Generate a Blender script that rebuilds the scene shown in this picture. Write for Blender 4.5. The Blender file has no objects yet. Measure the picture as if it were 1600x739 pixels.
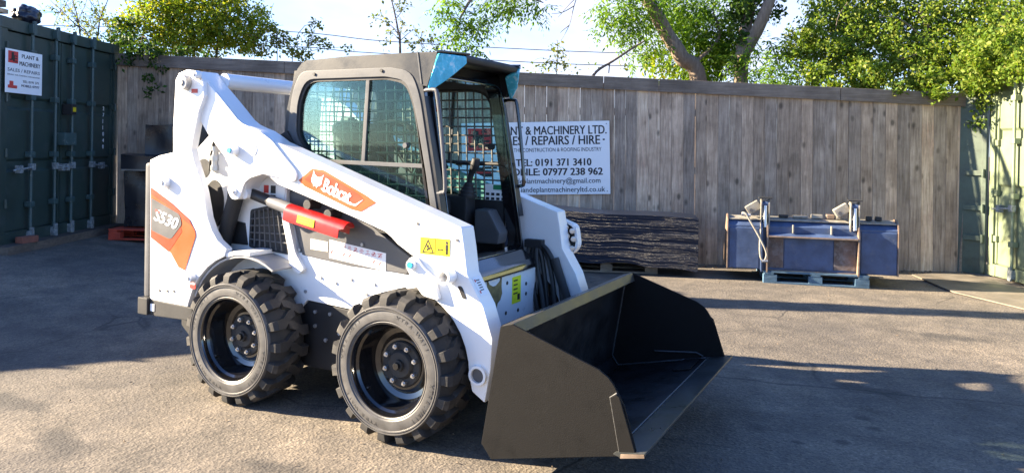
import bpy, bmesh, math, random
import numpy as np
from mathutils import Vector, Matrix, noise as mnoise

random.seed(7)
RNG = np.random.default_rng(11)
scene = bpy.context.scene
COL = scene.collection
rad = math.radians

# ------------------------------------------------------------------ camera
CAM = Vector((2.784119, -3.731577, 1.483206))
FW = Vector((-0.46912648, 0.8831147, -0.00536388))
RT = Vector((0.88294761, 0.46914418, 0.01752885))
UP = Vector((-0.01799641, -0.00348722, 0.99983197))
cd = bpy.data.cameras.new('camera')
cam = bpy.data.objects.new('camera', cd)
COL.objects.link(cam)
m = Matrix.Identity(4)
for i in range(3):
    m[i][0] = RT[i]; m[i][1] = UP[i]; m[i][2] = -FW[i]; m[i][3] = CAM[i]
cam.matrix_world = m
cd.sensor_width = 36
cd.lens = 1177.05 / 1600 * 36
cd.shift_y = -(369.5 - 234.33) / 1600
cd.clip_end = 3000
cd.clip_start = 0.05
scene.camera = cam

# ------------------------------------------------------------------ light
SUN_A, SUN_E = rad(20.8), rad(22.0)
SUN_STRENGTH, SKY_STRENGTH, EXPOSURE = 5.0, 0.050, 2.72
w = bpy.data.worlds.new('World')
scene.world = w
w.use_nodes = True
nt = w.node_tree
for n in list(nt.nodes):
    nt.nodes.remove(n)
o_ = nt.nodes.new('ShaderNodeOutputWorld')
bg = nt.nodes.new('ShaderNodeBackground')
sky = nt.nodes.new('ShaderNodeTexSky')
sky.sky_type = 'NISHITA'
sky.sun_disc = False
sky.sun_elevation = SUN_E
sky.sun_rotation = math.atan2(-math.cos(SUN_A), -math.sin(SUN_A)) % (2 * math.pi)
sky.air_density = 1.0
sky.dust_density = 0.4
sky.ozone_density = 3.0
tc = nt.nodes.new('ShaderNodeTexCoord')
mp = nt.nodes.new('ShaderNodeMapping')
mp.inputs['Scale'].default_value = (1.0, 1.0, 2.6)
nz = nt.nodes.new('ShaderNodeTexNoise')
nz.inputs['Scale'].default_value = 2.3
nz.inputs['Detail'].default_value = 7
nz.inputs['Roughness'].default_value = 0.55
cr = nt.nodes.new('ShaderNodeValToRGB')
cr.color_ramp.elements[0].position = 0.36
cr.color_ramp.elements[0].color = (0.28, 0.28, 0.28, 1)
cr.color_ramp.elements[1].position = 0.62
cr.color_ramp.elements[1].color = (0.95, 0.95, 0.95, 1)
mx = nt.nodes.new('ShaderNodeMix')
mx.data_type = 'RGBA'
mx.inputs['B'].default_value = (3.7, 3.9, 4.7, 1)
nt.links.new(tc.outputs['Generated'], mp.inputs['Vector'])
nt.links.new(mp.outputs['Vector'], nz.inputs['Vector'])
nt.links.new(nz.outputs['Fac'], cr.inputs['Fac'])
sepz = nt.nodes.new('ShaderNodeSeparateXYZ')
nt.links.new(tc.outputs['Generated'], sepz.inputs[0])
zr_ = nt.nodes.new('ShaderNodeMapRange')           # cloud bank low in the sky, clearer overhead
for k_, v_ in (('From Min', 0.22), ('From Max', 0.55), ('To Min', 1.0), ('To Max', 0.0)):
    zr_.inputs[k_].default_value = v_
nt.links.new(sepz.outputs['Z'], zr_.inputs['Value'])
ml_ = nt.nodes.new('ShaderNodeMath')
ml_.operation = 'MULTIPLY'
nt.links.new(cr.outputs['Color'], ml_.inputs[0])
nt.links.new(zr_.outputs['Result'], ml_.inputs[1])
dt_ = nt.nodes.new('ShaderNodeVectorMath')          # the bank stands beyond the fence
dt_.operation = 'DOT_PRODUCT'
dt_.inputs[1].default_value = (-0.47, 0.88, 0.0)
nt.links.new(tc.outputs['Generated'], dt_.inputs[0])
dr_ = nt.nodes.new('ShaderNodeMapRange')
for k_, v_ in (('From Min', 0.1), ('From Max', 0.65), ('To Min', 0.12), ('To Max', 1.0)):
    dr_.inputs[k_].default_value = v_
nt.links.new(dt_.outputs['Value'], dr_.inputs['Value'])
m3_ = nt.nodes.new('ShaderNodeMath')
m3_.operation = 'MULTIPLY'
nt.links.new(ml_.outputs[0], m3_.inputs[0])
nt.links.new(dr_.outputs['Result'], m3_.inputs[1])
nt.links.new(m3_.outputs[0], mx.inputs['Factor'])
tint = nt.nodes.new('ShaderNodeMix')
tint.data_type = 'RGBA'
tint.blend_type = 'MULTIPLY'
tint.inputs['Factor'].default_value = 1.0
tint.inputs['B'].default_value = (0.82, 0.97, 1.31, 1)
nt.links.new(sky.outputs['Color'], tint.inputs['A'])
nt.links.new(tint.outputs['Result'], mx.inputs['A'])
nt.links.new(mx.outputs['Result'], bg.inputs['Color'])
bg.inputs['Strength'].default_value = SKY_STRENGTH
nt.links.new(bg.outputs['Background'], o_.inputs['Surface'])

sl = bpy.data.lights.new('sun', 'SUN')
sl.energy = SUN_STRENGTH
sl.angle = rad(0.5)
sl.color = (1.0, 0.83, 0.60)
so = bpy.data.objects.new('sun', sl)
COL.objects.link(so)
SUN_DIR = Vector((math.cos(SUN_E) * math.cos(SUN_A), math.cos(SUN_E) * math.sin(SUN_A), -math.sin(SUN_E)))
so.rotation_mode = 'QUATERNION'
so.rotation_quaternion = SUN_DIR.to_track_quat('-Z', 'Y')
so.location = (-6, -6, 8)

vs = scene.view_settings
vs.view_transform = 'Standard'
vs.look = 'None'
vs.exposure = EXPOSURE
vs.gamma = 1
vs.use_curve_mapping = False

# ------------------------------------------------------------------ yard frame
LR = Vector((0.88312741, 0.46913323, 0))      # to the right along the fence side
LD = Vector((-0.46913323, 0.88312741, 0))     # away into the yard
C0 = Vector((CAM.x, CAM.y, 0))


def Y(l, d, z=0.0):
    return C0 + LR * l + LD * d + Vector((0, 0, z))


def hz(x):
    return 228.0 + (x - 800) * 0.0175


def at(x, y, d):
    """point of the yard at depth d seen towards x, y (photo pixels)"""
    return Y((x - 800) / 1177 * d, d, CAM.z + (hz(x) - y) / 1177 * d)


def ground_z(l, d):
    t = max(0.0, -2.6 - l)
    a = min(1.0, max(0.0, (d - 5.0) / 2.5))
    return min(0.30, t * 0.088) * a


# ------------------------------------------------------------------ materials
MATS = {}


def principled(name):
    mt = bpy.data.materials.new(name)
    mt.use_nodes = True
    return mt, mt.node_tree, mt.node_tree.nodes['Principled BSDF']


def N(nt, kind, **kw):
    n = nt.nodes.new(kind)
    for k, v in kw.items():
        n.inputs[k].default_value = v
    return n


def coords(nt, scale=(1, 1, 1), kind='Object'):
    t = nt.nodes.new('ShaderNodeTexCoord')
    p = nt.nodes.new('ShaderNodeMapping')
    p.inputs['Scale'].default_value = scale
    nt.links.new(t.outputs[kind], p.inputs['Vector'])
    return p.outputs['Vector']


def ramp(nt, fac, stops):
    r = nt.nodes.new('ShaderNodeValToRGB')
    e = r.color_ramp.elements
    while len(e) < len(stops):
        e.new(0.5)
    for q, (p, c) in zip(e, stops):
        q.position = p
        q.color = (*c, 1) if len(c) == 3 else c
    nt.links.new(fac, r.inputs['Fac'])
    return r.outputs['Color']


def mixc(nt, fac, a, b, blend='MIX'):
    x = nt.nodes.new('ShaderNodeMix')
    x.data_type = 'RGBA'
    x.blend_type = blend
    for s, v in (('Factor', fac), ('A', a), ('B', b)):
        if isinstance(v, (int, float)):
            x.inputs[s].default_value = v
        elif isinstance(v, tuple):
            x.inputs[s].default_value = (*v, 1) if len(v) == 3 else v
        else:
            nt.links.new(v, x.inputs[s])
    return x.outputs['Result']


def math_(nt, op, a, b=0.0, clamp=False):
    x = nt.nodes.new('ShaderNodeMath')
    x.operation = op
    x.use_clamp = clamp
    for i, v in enumerate((a, b)):
        if isinstance(v, (int, float)):
            x.inputs[i].default_value = v
        else:
            nt.links.new(v, x.inputs[i])
    return x.outputs[0]


def bump(nt, b, h, strength=0.3, dist=0.01):
    x = nt.nodes.new('ShaderNodeBump')
    x.inputs['Strength'].default_value = strength
    x.inputs['Distance'].default_value = dist
    nt.links.new(h, x.inputs['Height'])
    nt.links.new(x.outputs['Normal'], b.inputs['Normal'])


def mat(name, col, rough=0.5, metal=0.0, var=0.12, scale=6.0, bmp=0.0, bscale=60.0, coat=0.0, dirt=None, dirt_amt=0.0, spec=None):
    """painted / plastic / metal surface with uneven tone, uneven gloss and optional dirt patches"""
    if name in MATS:
        return MATS[name]
    mt, nt, b = principled(name)
    v = coords(nt)
    n1 = N(nt, 'ShaderNodeTexNoise', Scale=scale, Detail=6.0, Roughness=0.6)
    nt.links.new(v, n1.inputs['Vector'])
    lo = tuple(c * (1 - var) for c in col)
    hi = tuple(min(1, c * (1 + var)) for c in col)
    c = ramp(nt, n1.outputs['Fac'], [(0.3, lo), (0.7, hi)])
    if dirt:
        n2 = N(nt, 'ShaderNodeTexNoise', Scale=scale * 1.7, Detail=8.0, Roughness=0.7)
        nt.links.new(v, n2.inputs['Vector'])
        f = ramp(nt, n2.outputs['Fac'], [(0.62 - dirt_amt * 0.3, (0, 0, 0)), (0.75, (1, 1, 1))])
        c = mixc(nt, f, c, dirt)
    nt.links.new(c, b.inputs['Base Color'])
    r = ramp(nt, n1.outputs['Fac'], [(0.3, (rough * 0.8,) * 3), (0.7, (min(1, rough * 1.25),) * 3)])
    nt.links.new(r, b.inputs['Roughness'])
    b.inputs['Metallic'].default_value = metal
    b.inputs['Coat Weight'].default_value = coat
    b.inputs['Coat Roughness'].default_value = 0.12
    if spec is not None:
        b.inputs['Specular IOR Level'].default_value = spec
    if bmp:
        n3 = N(nt, 'ShaderNodeTexNoise', Scale=bscale, Detail=4.0)
        nt.links.new(v, n3.inputs['Vector'])
        bump(nt, b, n3.outputs['Fac'], bmp, 0.004)
    MATS[name] = mt
    return mt


WHITE = mat('white_paint', (0.80, 0.80, 0.79), 0.32, var=0.02, coat=0.3)
DGREY = mat('dark_grey_cab_paint', (0.009, 0.0095, 0.0115), 0.42, var=0.15, bmp=0.08, bscale=200, dirt=(0.022, 0.022, 0.024), dirt_amt=0.05)
FRAMEGREY = mat('grey_window_frame', (0.055, 0.058, 0.064), 0.5, var=0.15, bmp=0.05, dirt=(0.09, 0.09, 0.094), dirt_amt=0.2)
BLACK = mat('black_gloss_paint', (0.006, 0.006, 0.007), 0.08, var=0.2, coat=1.0)
BLACKM = mat('black_matt', (0.016, 0.016, 0.017), 0.6, var=0.25, bmp=0.1)
RUBBERHOSE = mat('hose_rubber', (0.02, 0.02, 0.02), 0.5)
GREYPL = mat('grey_plastic', (0.085, 0.085, 0.088), 0.5, var=0.12, bmp=0.1, bscale=150)
MIDGREY = mat('mid_grey_steel', (0.30, 0.30, 0.30), 0.4, var=0.1)
BUCKET = mat('bucket_black', (0.0070, 0.0066, 0.0064), 0.75, var=0.3, scale=9, bmp=0.3, bscale=300, dirt=(0.0095, 0.009, 0.0088), dirt_amt=0.2, spec=0.15)
BUCKETIN = mat('bucket_inside', (0.006, 0.006, 0.007), 0.42, var=0.4, scale=6, bmp=0.12, bscale=260, dirt=(0.014, 0.015, 0.018), dirt_amt=0.15)
LIP = mat('bucket_lip', (0.045, 0.041, 0.034), 0.35, var=0.3, dirt=(0.09, 0.08, 0.065), dirt_amt=0.2)
WELD = mat('weld_bead', (0.12, 0.12, 0.118), 0.4, metal=0.4, var=0.4, scale=60)
ORANGE = mat('orange_decal', (0.52, 0.075, 0.006), 0.4, var=0.03)
ORANGED = mat('deep_orange_decal', (0.38, 0.040, 0.005), 0.4, var=0.03)
DECALGREY = mat('grey_decal', (0.10, 0.10, 0.10), 0.4, var=0.1)
DECALWHITE = mat('white_decal', (0.82, 0.82, 0.82), 0.4, var=0.02)
RED = mat('red_paint', (0.36, 0.006, 0.006), 0.35, var=0.06, coat=0.3)
YELLOW = mat('yellow_decal', (0.62, 0.47, 0.010), 0.45, var=0.03)
INK = mat('black_ink', (0.012, 0.012, 0.014), 0.5, var=0.1)
INKRED = mat('red_ink', (0.55, 0.05, 0.04), 0.5, var=0.1)
CREAM = mat('cream_decal', (0.72, 0.68, 0.55), 0.5, var=0.03)
STEEL = mat('bright_steel', (0.55, 0.55, 0.56), 0.3, metal=0.9, var=0.15)
GALV = mat('galvanised_steel', (0.33, 0.34, 0.35), 0.45, metal=0.6, var=0.3, scale=30)
TEAL = mat('teal_cap', (0.03, 0.38, 0.50), 0.4)
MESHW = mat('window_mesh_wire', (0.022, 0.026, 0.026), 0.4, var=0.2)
MESHSUN = mat('sunlit_mesh_wire', (0.10, 0.097, 0.08), 0.5, var=0.2)  # paler copy of the mesh colour, sunlight painted in for the far window
SIGNW = mat('sign_white', (0.80, 0.81, 0.82), 0.45, var=0.02, dirt=(0.68, 0.68, 0.66), dirt_amt=0.05)
SEATM = mat('seat_vinyl', (0.012, 0.012, 0.013), 0.5, bmp=0.15)


def mk_film(name, col, alpha, rough=0.12):
    mt, nt, b = principled(name)
    nn = N(nt, 'ShaderNodeTexNoise', Scale=4.5, Detail=2.0, Distortion=0.6)
    nt.links.new(ramp(nt, nn.outputs['Fac'], [(0.35, tuple(q * 0.8 for q in col)), (0.55, col), (0.72, (0.50, 0.82, 0.94))]), b.inputs['Base Color'])  # pale patches put the film's bright highlights into its colour
    b.inputs['Roughness'].default_value = rough
    tr = nt.nodes.new('ShaderNodeBsdfTransparent')
    tr.inputs['Color'].default_value = (0.55 + 0.4 * col[0], 0.75 + 0.2 * col[1], 0.8 + 0.15 * col[2], 1)
    mxs = nt.nodes.new('ShaderNodeMixShader')
    mxs.inputs['Fac'].default_value = alpha
    nt.links.new(tr.outputs[0], mxs.inputs[1])
    nt.links.new(b.outputs[0], mxs.inputs[2])
    nt.links.new(mxs.outputs[0], nt.nodes['Material Output'].inputs['Surface'])
    n = N(nt, 'ShaderNodeTexNoise', Scale=12.0, Detail=2.0)
    bump(nt, b, n.outputs['Fac'], 0.4, 0.01)
    return mt


def mk_glass(name, tint):
    mt = bpy.data.materials.new(name)
    mt.use_nodes = True
    nt = mt.node_tree
    nt.nodes.remove(nt.nodes['Principled BSDF'])
    tr = nt.nodes.new('ShaderNodeBsdfTransparent')
    tr.inputs['Color'].default_value = (*tint, 1)
    gl = nt.nodes.new('ShaderNodeBsdfGlossy')
    gl.inputs['Roughness'].default_value = 0.02
    n = N(nt, 'ShaderNodeTexNoise', Scale=2.0)
    bp = nt.nodes.new('ShaderNodeBump')
    bp.inputs['Strength'].default_value = 0.03
    nt.links.new(n.outputs['Fac'], bp.inputs['Height'])
    nt.links.new(bp.outputs['Normal'], gl.inputs['Normal'])
    fr = nt.nodes.new('ShaderNodeFresnel')
    fr.inputs['IOR'].default_value = 1.5
    f2 = math_(nt, 'MULTIPLY', fr.outputs['Fac'], 0.5, True)
    ms = nt.nodes.new('ShaderNodeMixShader')
    nt.links.new(f2, ms.inputs['Fac'])
    nt.links.new(tr.outputs[0], ms.inputs[1])
    nt.links.new(gl.outputs[0], ms.inputs[2])
    nt.links.new(ms.outputs[0], nt.nodes['Material Output'].inputs['Surface'])
    return mt


GLASS = mk_glass('green_tinted_glass', (0.70, 0.89, 0.87))

# tyre rubber: dusty brownish grey
mt, nt, b = principled('tyre_rubber')
v = coords(nt)
n1 = N(nt, 'ShaderNodeTexNoise', Scale=9.0, Detail=8.0, Roughness=0.7)
nt.links.new(v, n1.inputs['Vector'])
c = ramp(nt, n1.outputs['Fac'], [(0.3, (0.016, 0.016, 0.016)), (0.55, (0.030, 0.028, 0.026)), (0.75, (0.085, 0.074, 0.060))])
nt.links.new(c, b.inputs['Base Color'])
b.inputs['Roughness'].default_value = 0.75
n3 = N(nt, 'ShaderNodeTexNoise', Scale=120.0, Detail=4.0)
nt.links.new(v, n3.inputs['Vector'])
bump(nt, b, n3.outputs['Fac'], 0.3, 0.003)
TYRE = mt
SIDEWALL = mat('sidewall_rubber', (0.075, 0.072, 0.069), 0.5, var=0.3, scale=10, bmp=0.15, bscale=150, dirt=(0.095, 0.088, 0.078), dirt_amt=0.3)


SIDELET = mat('sidewall_letters', (0.035, 0.033, 0.031), 0.6, var=0.25, scale=10)


STAINS = [(2.62, 1.50, 0.30, 0.10), (2.573, 0.908, 0.07, 0.05), (2.634, 0.767, 0.06, 0.045), (2.49, 0.47, 0.06, 0.045), (2.13, 1.80, 0.16, 0.06), (2.3, 0.35, 0.05, 0.04), (-0.9, -1.5, 0.28, 0.14), (0.3, -1.2, 0.2, 0.1), (-1.6, -1.3, 0.35, 0.1), (3.0, 3.3, 0.35, 0.14)]


# asphalt
def mk_asphalt():
    mt, nt, b = principled('worn_asphalt')
    v = coords(nt)
    big = N(nt, 'ShaderNodeTexNoise', Scale=0.55, Detail=8.0, Roughness=0.62)
    med = N(nt, 'ShaderNodeTexNoise', Scale=4.0, Detail=7.0, Roughness=0.65)
    fine = N(nt, 'ShaderNodeTexNoise', Scale=130.0, Detail=3.0, Roughness=0.6)
    agg = N(nt, 'ShaderNodeTexVoronoi', Scale=78.0)
    for n in (big, med, fine, agg):
        nt.links.new(v, n.inputs['Vector'])
    c = ramp(nt, big.outputs['Fac'], [(0.28, (0.066, 0.059, 0.052)), (0.5, (0.118, 0.102, 0.083)), (0.72, (0.190, 0.159, 0.122))])
    c = mixc(nt, 0.9, c, ramp(nt, med.outputs['Fac'], [(0.3, (0.30, 0.30, 0.30)), (0.7, (0.68, 0.67, 0.65))]), 'OVERLAY')
    c = mixc(nt, 0.7, c, ramp(nt, fine.outputs['Fac'], [(0.3, (0.28, 0.28, 0.28)), (0.7, (0.72, 0.72, 0.72))]), 'OVERLAY')
    st = ramp(nt, agg.outputs['Color'], [(0.0, (0.45, 0.45, 0.46)), (0.5, (0.95, 0.95, 0.95)), (0.8, (1.15, 1.13, 1.1)), (1.0, (1.75, 1.68, 1.55))])
    c = mixc(nt, 0.8, c, st, 'MULTIPLY')
    # random crazing where the surface has failed
    dn = N(nt, 'ShaderNodeTexNoise', Scale=3.0, Detail=5.0)
    nt.links.new(v, dn.inputs['Vector'])
    dv = mixc(nt, 0.12, v, dn.outputs['Color'], 'ADD')
    vo = N(nt, 'ShaderNodeTexVoronoi', Scale=1.1)
    vo.feature = 'DISTANCE_TO_EDGE'
    nt.links.new(dv, vo.inputs['Vector'])
    line = ramp(nt, vo.outputs['Distance'], [(0.004, (1, 1, 1)), (0.014, (0, 0, 0))])
    msk = N(nt, 'ShaderNodeTexNoise', Scale=0.9, Detail=3.0)
    nt.links.new(v, msk.inputs['Vector'])
    mk = ramp(nt, msk.outputs['Fac'], [(0.54, (0, 0, 0)), (0.62, (1, 1, 1))])
    crk = mixc(nt, 1.0, line, mk, 'MULTIPLY')
    # one long seam across the right of the yard
    sp = nt.nodes.new('ShaderNodeSeparateXYZ')
    nt.links.new(v, sp.inputs[0])
    wob = N(nt, 'ShaderNodeTexNoise', Scale=2.2, Detail=6.0)
    nt.links.new(v, wob.inputs['Vector'])
    # line through (1.72,1.25) and (3.39,1.63)
    dd = math_(nt, 'SUBTRACT', sp.outputs['Y'], math_(nt, 'ADD', math_(nt, 'MULTIPLY', sp.outputs['X'], 0.2275), 0.857))
    dd = math_(nt, 'ADD', dd, math_(nt, 'MULTIPLY', math_(nt, 'SUBTRACT', wob.outputs['Fac'], 0.5), 0.14))
    dd = math_(nt, 'ABSOLUTE', dd)
    seam = ramp(nt, dd, [(0.004, (1, 1, 1)), (0.02, (0, 0, 0))])
    side = ramp(nt, sp.outputs['X'], [(0.0, (0, 0, 0)), (0.02, (1, 1, 1))])
    crk = mixc(nt, 1.0, crk, mixc(nt, 1.0, seam, side, 'MULTIPLY'), 'ADD')
    wet = N(nt, 'ShaderNodeTexNoise', Scale=1.5, Detail=9.0, Roughness=0.72, Distortion=0.5)
    nt.links.new(v, wet.inputs['Vector'])
    wf = ramp(nt, wet.outputs['Fac'], [(0.50, (0, 0, 0)), (0.66, (1, 1, 1))])
    c = mixc(nt, math_(nt, 'MULTIPLY', wf, 0.55, True), c, (0.062, 0.056, 0.052))
    c = mixc(nt, math_(nt, 'MULTIPLY', crk, 0.7, True), c, (0.03, 0.027, 0.024))
    # oil drips
    oil = N(nt, 'ShaderNodeTexVoronoi', Scale=1.6)
    nt.links.new(dv, oil.inputs['Vector'])
    of = ramp(nt, oil.outputs['Distance'], [(0.05, (1, 1, 1)), (0.13, (0, 0, 0))])
    om = ramp(nt, med.outputs['Fac'], [(0.42, (0, 0, 0)), (0.55, (1, 1, 1))])
    c = mixc(nt, math_(nt, 'MULTIPLY', mixc(nt, 1.0, of, om, 'MULTIPLY'), 0.6, True), c, (0.035, 0.032, 0.03))
    # older oil marks, one long one on the seam
    for (sx_, sy_, rx_, ry_) in STAINS:
        pm = nt.nodes.new('ShaderNodeMapping')
        pm.vector_type = 'POINT'
        pm.inputs['Location'].default_value = (-sx_ / rx_, -sy_ / ry_, 0)
        pm.inputs['Scale'].default_value = (1 / rx_, 1 / ry_, 0)
        nt.links.new(v, pm.inputs['Vector'])
        ln_ = nt.nodes.new('ShaderNodeVectorMath')
        ln_.operation = 'LENGTH'
        nt.links.new(pm.outputs[0], ln_.inputs[0])
        e_ = math_(nt, 'ADD', ln_.outputs['Value'], math_(nt, 'MULTIPLY', math_(nt, 'SUBTRACT', med.outputs['Fac'], 0.5), 2.2))
        sf = ramp(nt, e_, [(0.45, (1, 1, 1)), (1.15, (0, 0, 0))])
        c = mixc(nt, math_(nt, 'MULTIPLY', sf, 0.72, True), c, (0.030, 0.028, 0.026))
    nt.links.new(c, b.inputs['Base Color'])
    b.inputs['Roughness'].default_value = 0.9
    ag2 = N(nt, 'ShaderNodeTexVoronoi', Scale=42.0)
    nt.links.new(v, ag2.inputs['Vector'])
    h = math_(nt, 'ADD', math_(nt, 'MULTIPLY', fine.outputs['Fac'], 0.5), math_(nt, 'MULTIPLY', agg.outputs['Distance'], 0.9))
    h = math_(nt, 'ADD', h, math_(nt, 'MULTIPLY', ag2.outputs['Distance'], 0.9))
    h = math_(nt, 'ADD', h, math_(nt, 'MULTIPLY', big.outputs['Fac'], 3.0))
    h = math_(nt, 'SUBTRACT', h, math_(nt, 'MULTIPLY', crk, 0.8))
    bump(nt, b, h, 0.42, 0.007)
    return mt


ASPHALT = mk_asphalt()


def mk_wood(name, cols, grain=(14, 14, 0.9), knots=True, rough=0.85, bmp=0.35):
    """weathered boards; the tone changes from board to board"""
    mt, nt, b = principled(name)
    geo = nt.nodes.new('ShaderNodeNewGeometry')
    t = nt.nodes.new('ShaderNodeTexCoord')
    off = nt.nodes.new('ShaderNodeVectorMath')
    off.operation = 'MULTIPLY_ADD'
    cmb = nt.nodes.new('ShaderNodeCombineXYZ')
    for k in ('X', 'Y', 'Z'):
        nt.links.new(geo.outputs['Random Per Island'], cmb.inputs[k])
    nt.links.new(cmb.outputs[0], off.inputs[0])
    off.inputs[1].default_value = (13.7, 29.1, 17.3)
    nt.links.new(t.outputs['Object'], off.inputs[2])
    p = nt.nodes.new('ShaderNodeMapping')
    p.inputs['Scale'].default_value = grain
    nt.links.new(off.outputs[0], p.inputs['Vector'])
    g = N(nt, 'ShaderNodeTexNoise', Scale=3.0, Detail=8.0, Roughness=0.65, Distortion=0.6)
    nt.links.new(p.outputs[0], g.inputs['Vector'])
    c = ramp(nt, g.outputs['Fac'], [(0.25, cols[0]), (0.5, cols[1]), (0.75, cols[2])])
    tone = ramp(nt, geo.outputs['Random Per Island'], [(0.0, (0.60, 0.60, 0.62)), (0.3, (0.98, 0.97, 0.96)), (0.5, (0.74, 0.70, 0.66)), (0.75, (1.12, 1.05, 0.98)), (1.0, (1.4, 1.32, 1.22))])
    c = mixc(nt, 1.0, c, tone, 'MULTIPLY')
    blot = N(nt, 'ShaderNodeTexNoise', Scale=2.4, Detail=6.0, Roughness=0.65)
    nt.links.new(off.outputs[0], blot.inputs['Vector'])
    c = mixc(nt, 0.8, c, ramp(nt, blot.outputs['Fac'], [(0.32, (0.30, 0.29, 0.28)), (0.68, (0.68, 0.68, 0.68))]), 'OVERLAY')
    if knots:
        q = nt.nodes.new('ShaderNodeMapping')
        q.inputs['Scale'].default_value = (7.5, 7.5, 4.4)
        nt.links.new(off.outputs[0], q.inputs['Vector'])
        vo = N(nt, 'ShaderNodeTexVoronoi', Scale=1.0, Randomness=1.0)
        nt.links.new(q.outputs[0], vo.inputs['Vector'])
        kf = ramp(nt, vo.outputs['Distance'], [(0.10, (1, 1, 1)), (0.25, (0, 0, 0))])
        kr = N(nt, 'ShaderNodeTexNoise', Scale=1.1, Detail=2.0)
        nt.links.new(off.outputs[0], kr.inputs['Vector'])
        kf = mixc(nt, 1.0, kf, ramp(nt, kr.outputs['Fac'], [(0.40, (0, 0, 0)), (0.52, (1, 1, 1))]), 'MULTIPLY')
        c = mixc(nt, math_(nt, 'MULTIPLY', kf, 0.8, True), c, tuple(x * 0.35 for x in cols[0]))
    nt.links.new(c, b.inputs['Base Color'])
    b.inputs['Roughness'].default_value = rough
    bump(nt, b, g.outputs['Fac'], bmp * 1.3, 0.008)
    return mt


FENCEWOOD = mk_wood('weathered_fence_wood', [(0.20, 0.148, 0.105), (0.40, 0.312, 0.238), (0.60, 0.490, 0.385)])
CAPWOOD = mk_wood('weathered_cap_wood', [(0.15, 0.122, 0.10), (0.24, 0.20, 0.165), (0.33, 0.28, 0.235)], grain=(0.9, 0.9, 14), knots=False)
PALLETWOOD = mk_wood('grey_pallet_wood', [(0.14, 0.12, 0.10), (0.24, 0.21, 0.17), (0.33, 0.29, 0.24)], grain=(3, 3, 14), knots=False)
BLUEPALLET = mk_wood('blue_pallet_wood', [(0.04, 0.09, 0.15), (0.07, 0.15, 0.24), (0.13, 0.21, 0.29)], grain=(3, 3, 14), knots=False)
REDPALLET = mk_wood('red_pallet_wood', [(0.30, 0.035, 0.02), (0.48, 0.06, 0.03), (0.55, 0.10, 0.06)], grain=(3, 3, 14), knots=False)
SLEEPER = mk_wood('sleeper_wood', [(0.05, 0.042, 0.036), (0.085, 0.072, 0.06), (0.12, 0.10, 0.085)], grain=(3, 3, 14), knots=False)
PLANKWOOD = mk_wood('pale_plank_wood', [(0.24, 0.17, 0.11), (0.36, 0.27, 0.18), (0.45, 0.36, 0.26)], grain=(3, 3, 14), knots=False)

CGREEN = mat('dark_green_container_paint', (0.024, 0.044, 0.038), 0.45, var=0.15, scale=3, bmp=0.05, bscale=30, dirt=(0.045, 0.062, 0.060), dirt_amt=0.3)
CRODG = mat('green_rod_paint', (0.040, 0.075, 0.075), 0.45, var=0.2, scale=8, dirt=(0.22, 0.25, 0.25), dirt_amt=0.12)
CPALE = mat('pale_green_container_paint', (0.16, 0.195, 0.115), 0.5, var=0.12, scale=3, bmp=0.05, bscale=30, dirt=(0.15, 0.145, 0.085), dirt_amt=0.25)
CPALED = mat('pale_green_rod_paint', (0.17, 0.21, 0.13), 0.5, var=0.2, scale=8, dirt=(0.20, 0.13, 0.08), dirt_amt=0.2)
CLAMP = mat('chipped_clamp_metal', (0.30, 0.33, 0.34), 0.5, metal=0.3, var=0.4, scale=25, dirt=(0.05, 0.08, 0.08), dirt_amt=0.7)
BLUEB = mat('blue_bucket_paint', (0.045, 0.072, 0.145), 0.40, var=0.3, scale=7, bmp=0.08, dirt=(0.10, 0.11, 0.15), dirt_amt=0.2)
RUST = mat('rusty_worn_steel', (0.12, 0.082, 0.066), 0.6, metal=0.2, var=0.5, scale=9, bmp=0.2, dirt=(0.20, 0.19, 0.19), dirt_amt=0.5)
EDGE = mat('worn_tan_edge', (0.22, 0.16, 0.115), 0.5, metal=0.2, var=0.4, scale=14)
PALESTEEL = mat('pale_worn_steel', (0.27, 0.255, 0.215), 0.5, metal=0.2, var=0.25, scale=14, dirt=(0.18, 0.13, 0.09), dirt_amt=0.3)
BRICKM = mat('brick_red', (0.20, 0.075, 0.05), 0.85, var=0.25, scale=18, bmp=0.4)
PLATE = mat('steel_plate', (0.16, 0.14, 0.115), 0.6, metal=0.25, var=0.3, scale=3, bmp=0.2, dirt=(0.24, 0.20, 0.15), dirt_amt=0.5)
TARP = mat('black_tarp', (0.012, 0.013, 0.017), 0.3, var=0.3, bmp=0.3, bscale=25)
BAG = mat('dark_navy_bag', (0.014, 0.016, 0.028), 0.35, bmp=0.3, bscale=30)
WIREM = mat('cable_black', (0.02, 0.02, 0.022), 0.6)


def mk_wrap():
    mt, nt, b = principled('black_stretch_film')
    v = coords(nt, (1.1, 1.1, 62))
    n1 = N(nt, 'ShaderNodeTexNoise', Scale=1.5, Detail=8.0, Roughness=0.7, Distortion=0.7)
    nt.links.new(v, n1.inputs['Vector'])
    b.inputs['Base Color'].default_value = (0.007, 0.011, 0.024, 1)
    b.inputs['Roughness'].default_value = 0.40
    b.inputs['Specular IOR Level'].default_value = 0.3
    bump(nt, b, n1.outputs['Fac'], 0.75, 0.02)
    return mt


WRAP = mk_wrap()


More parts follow.
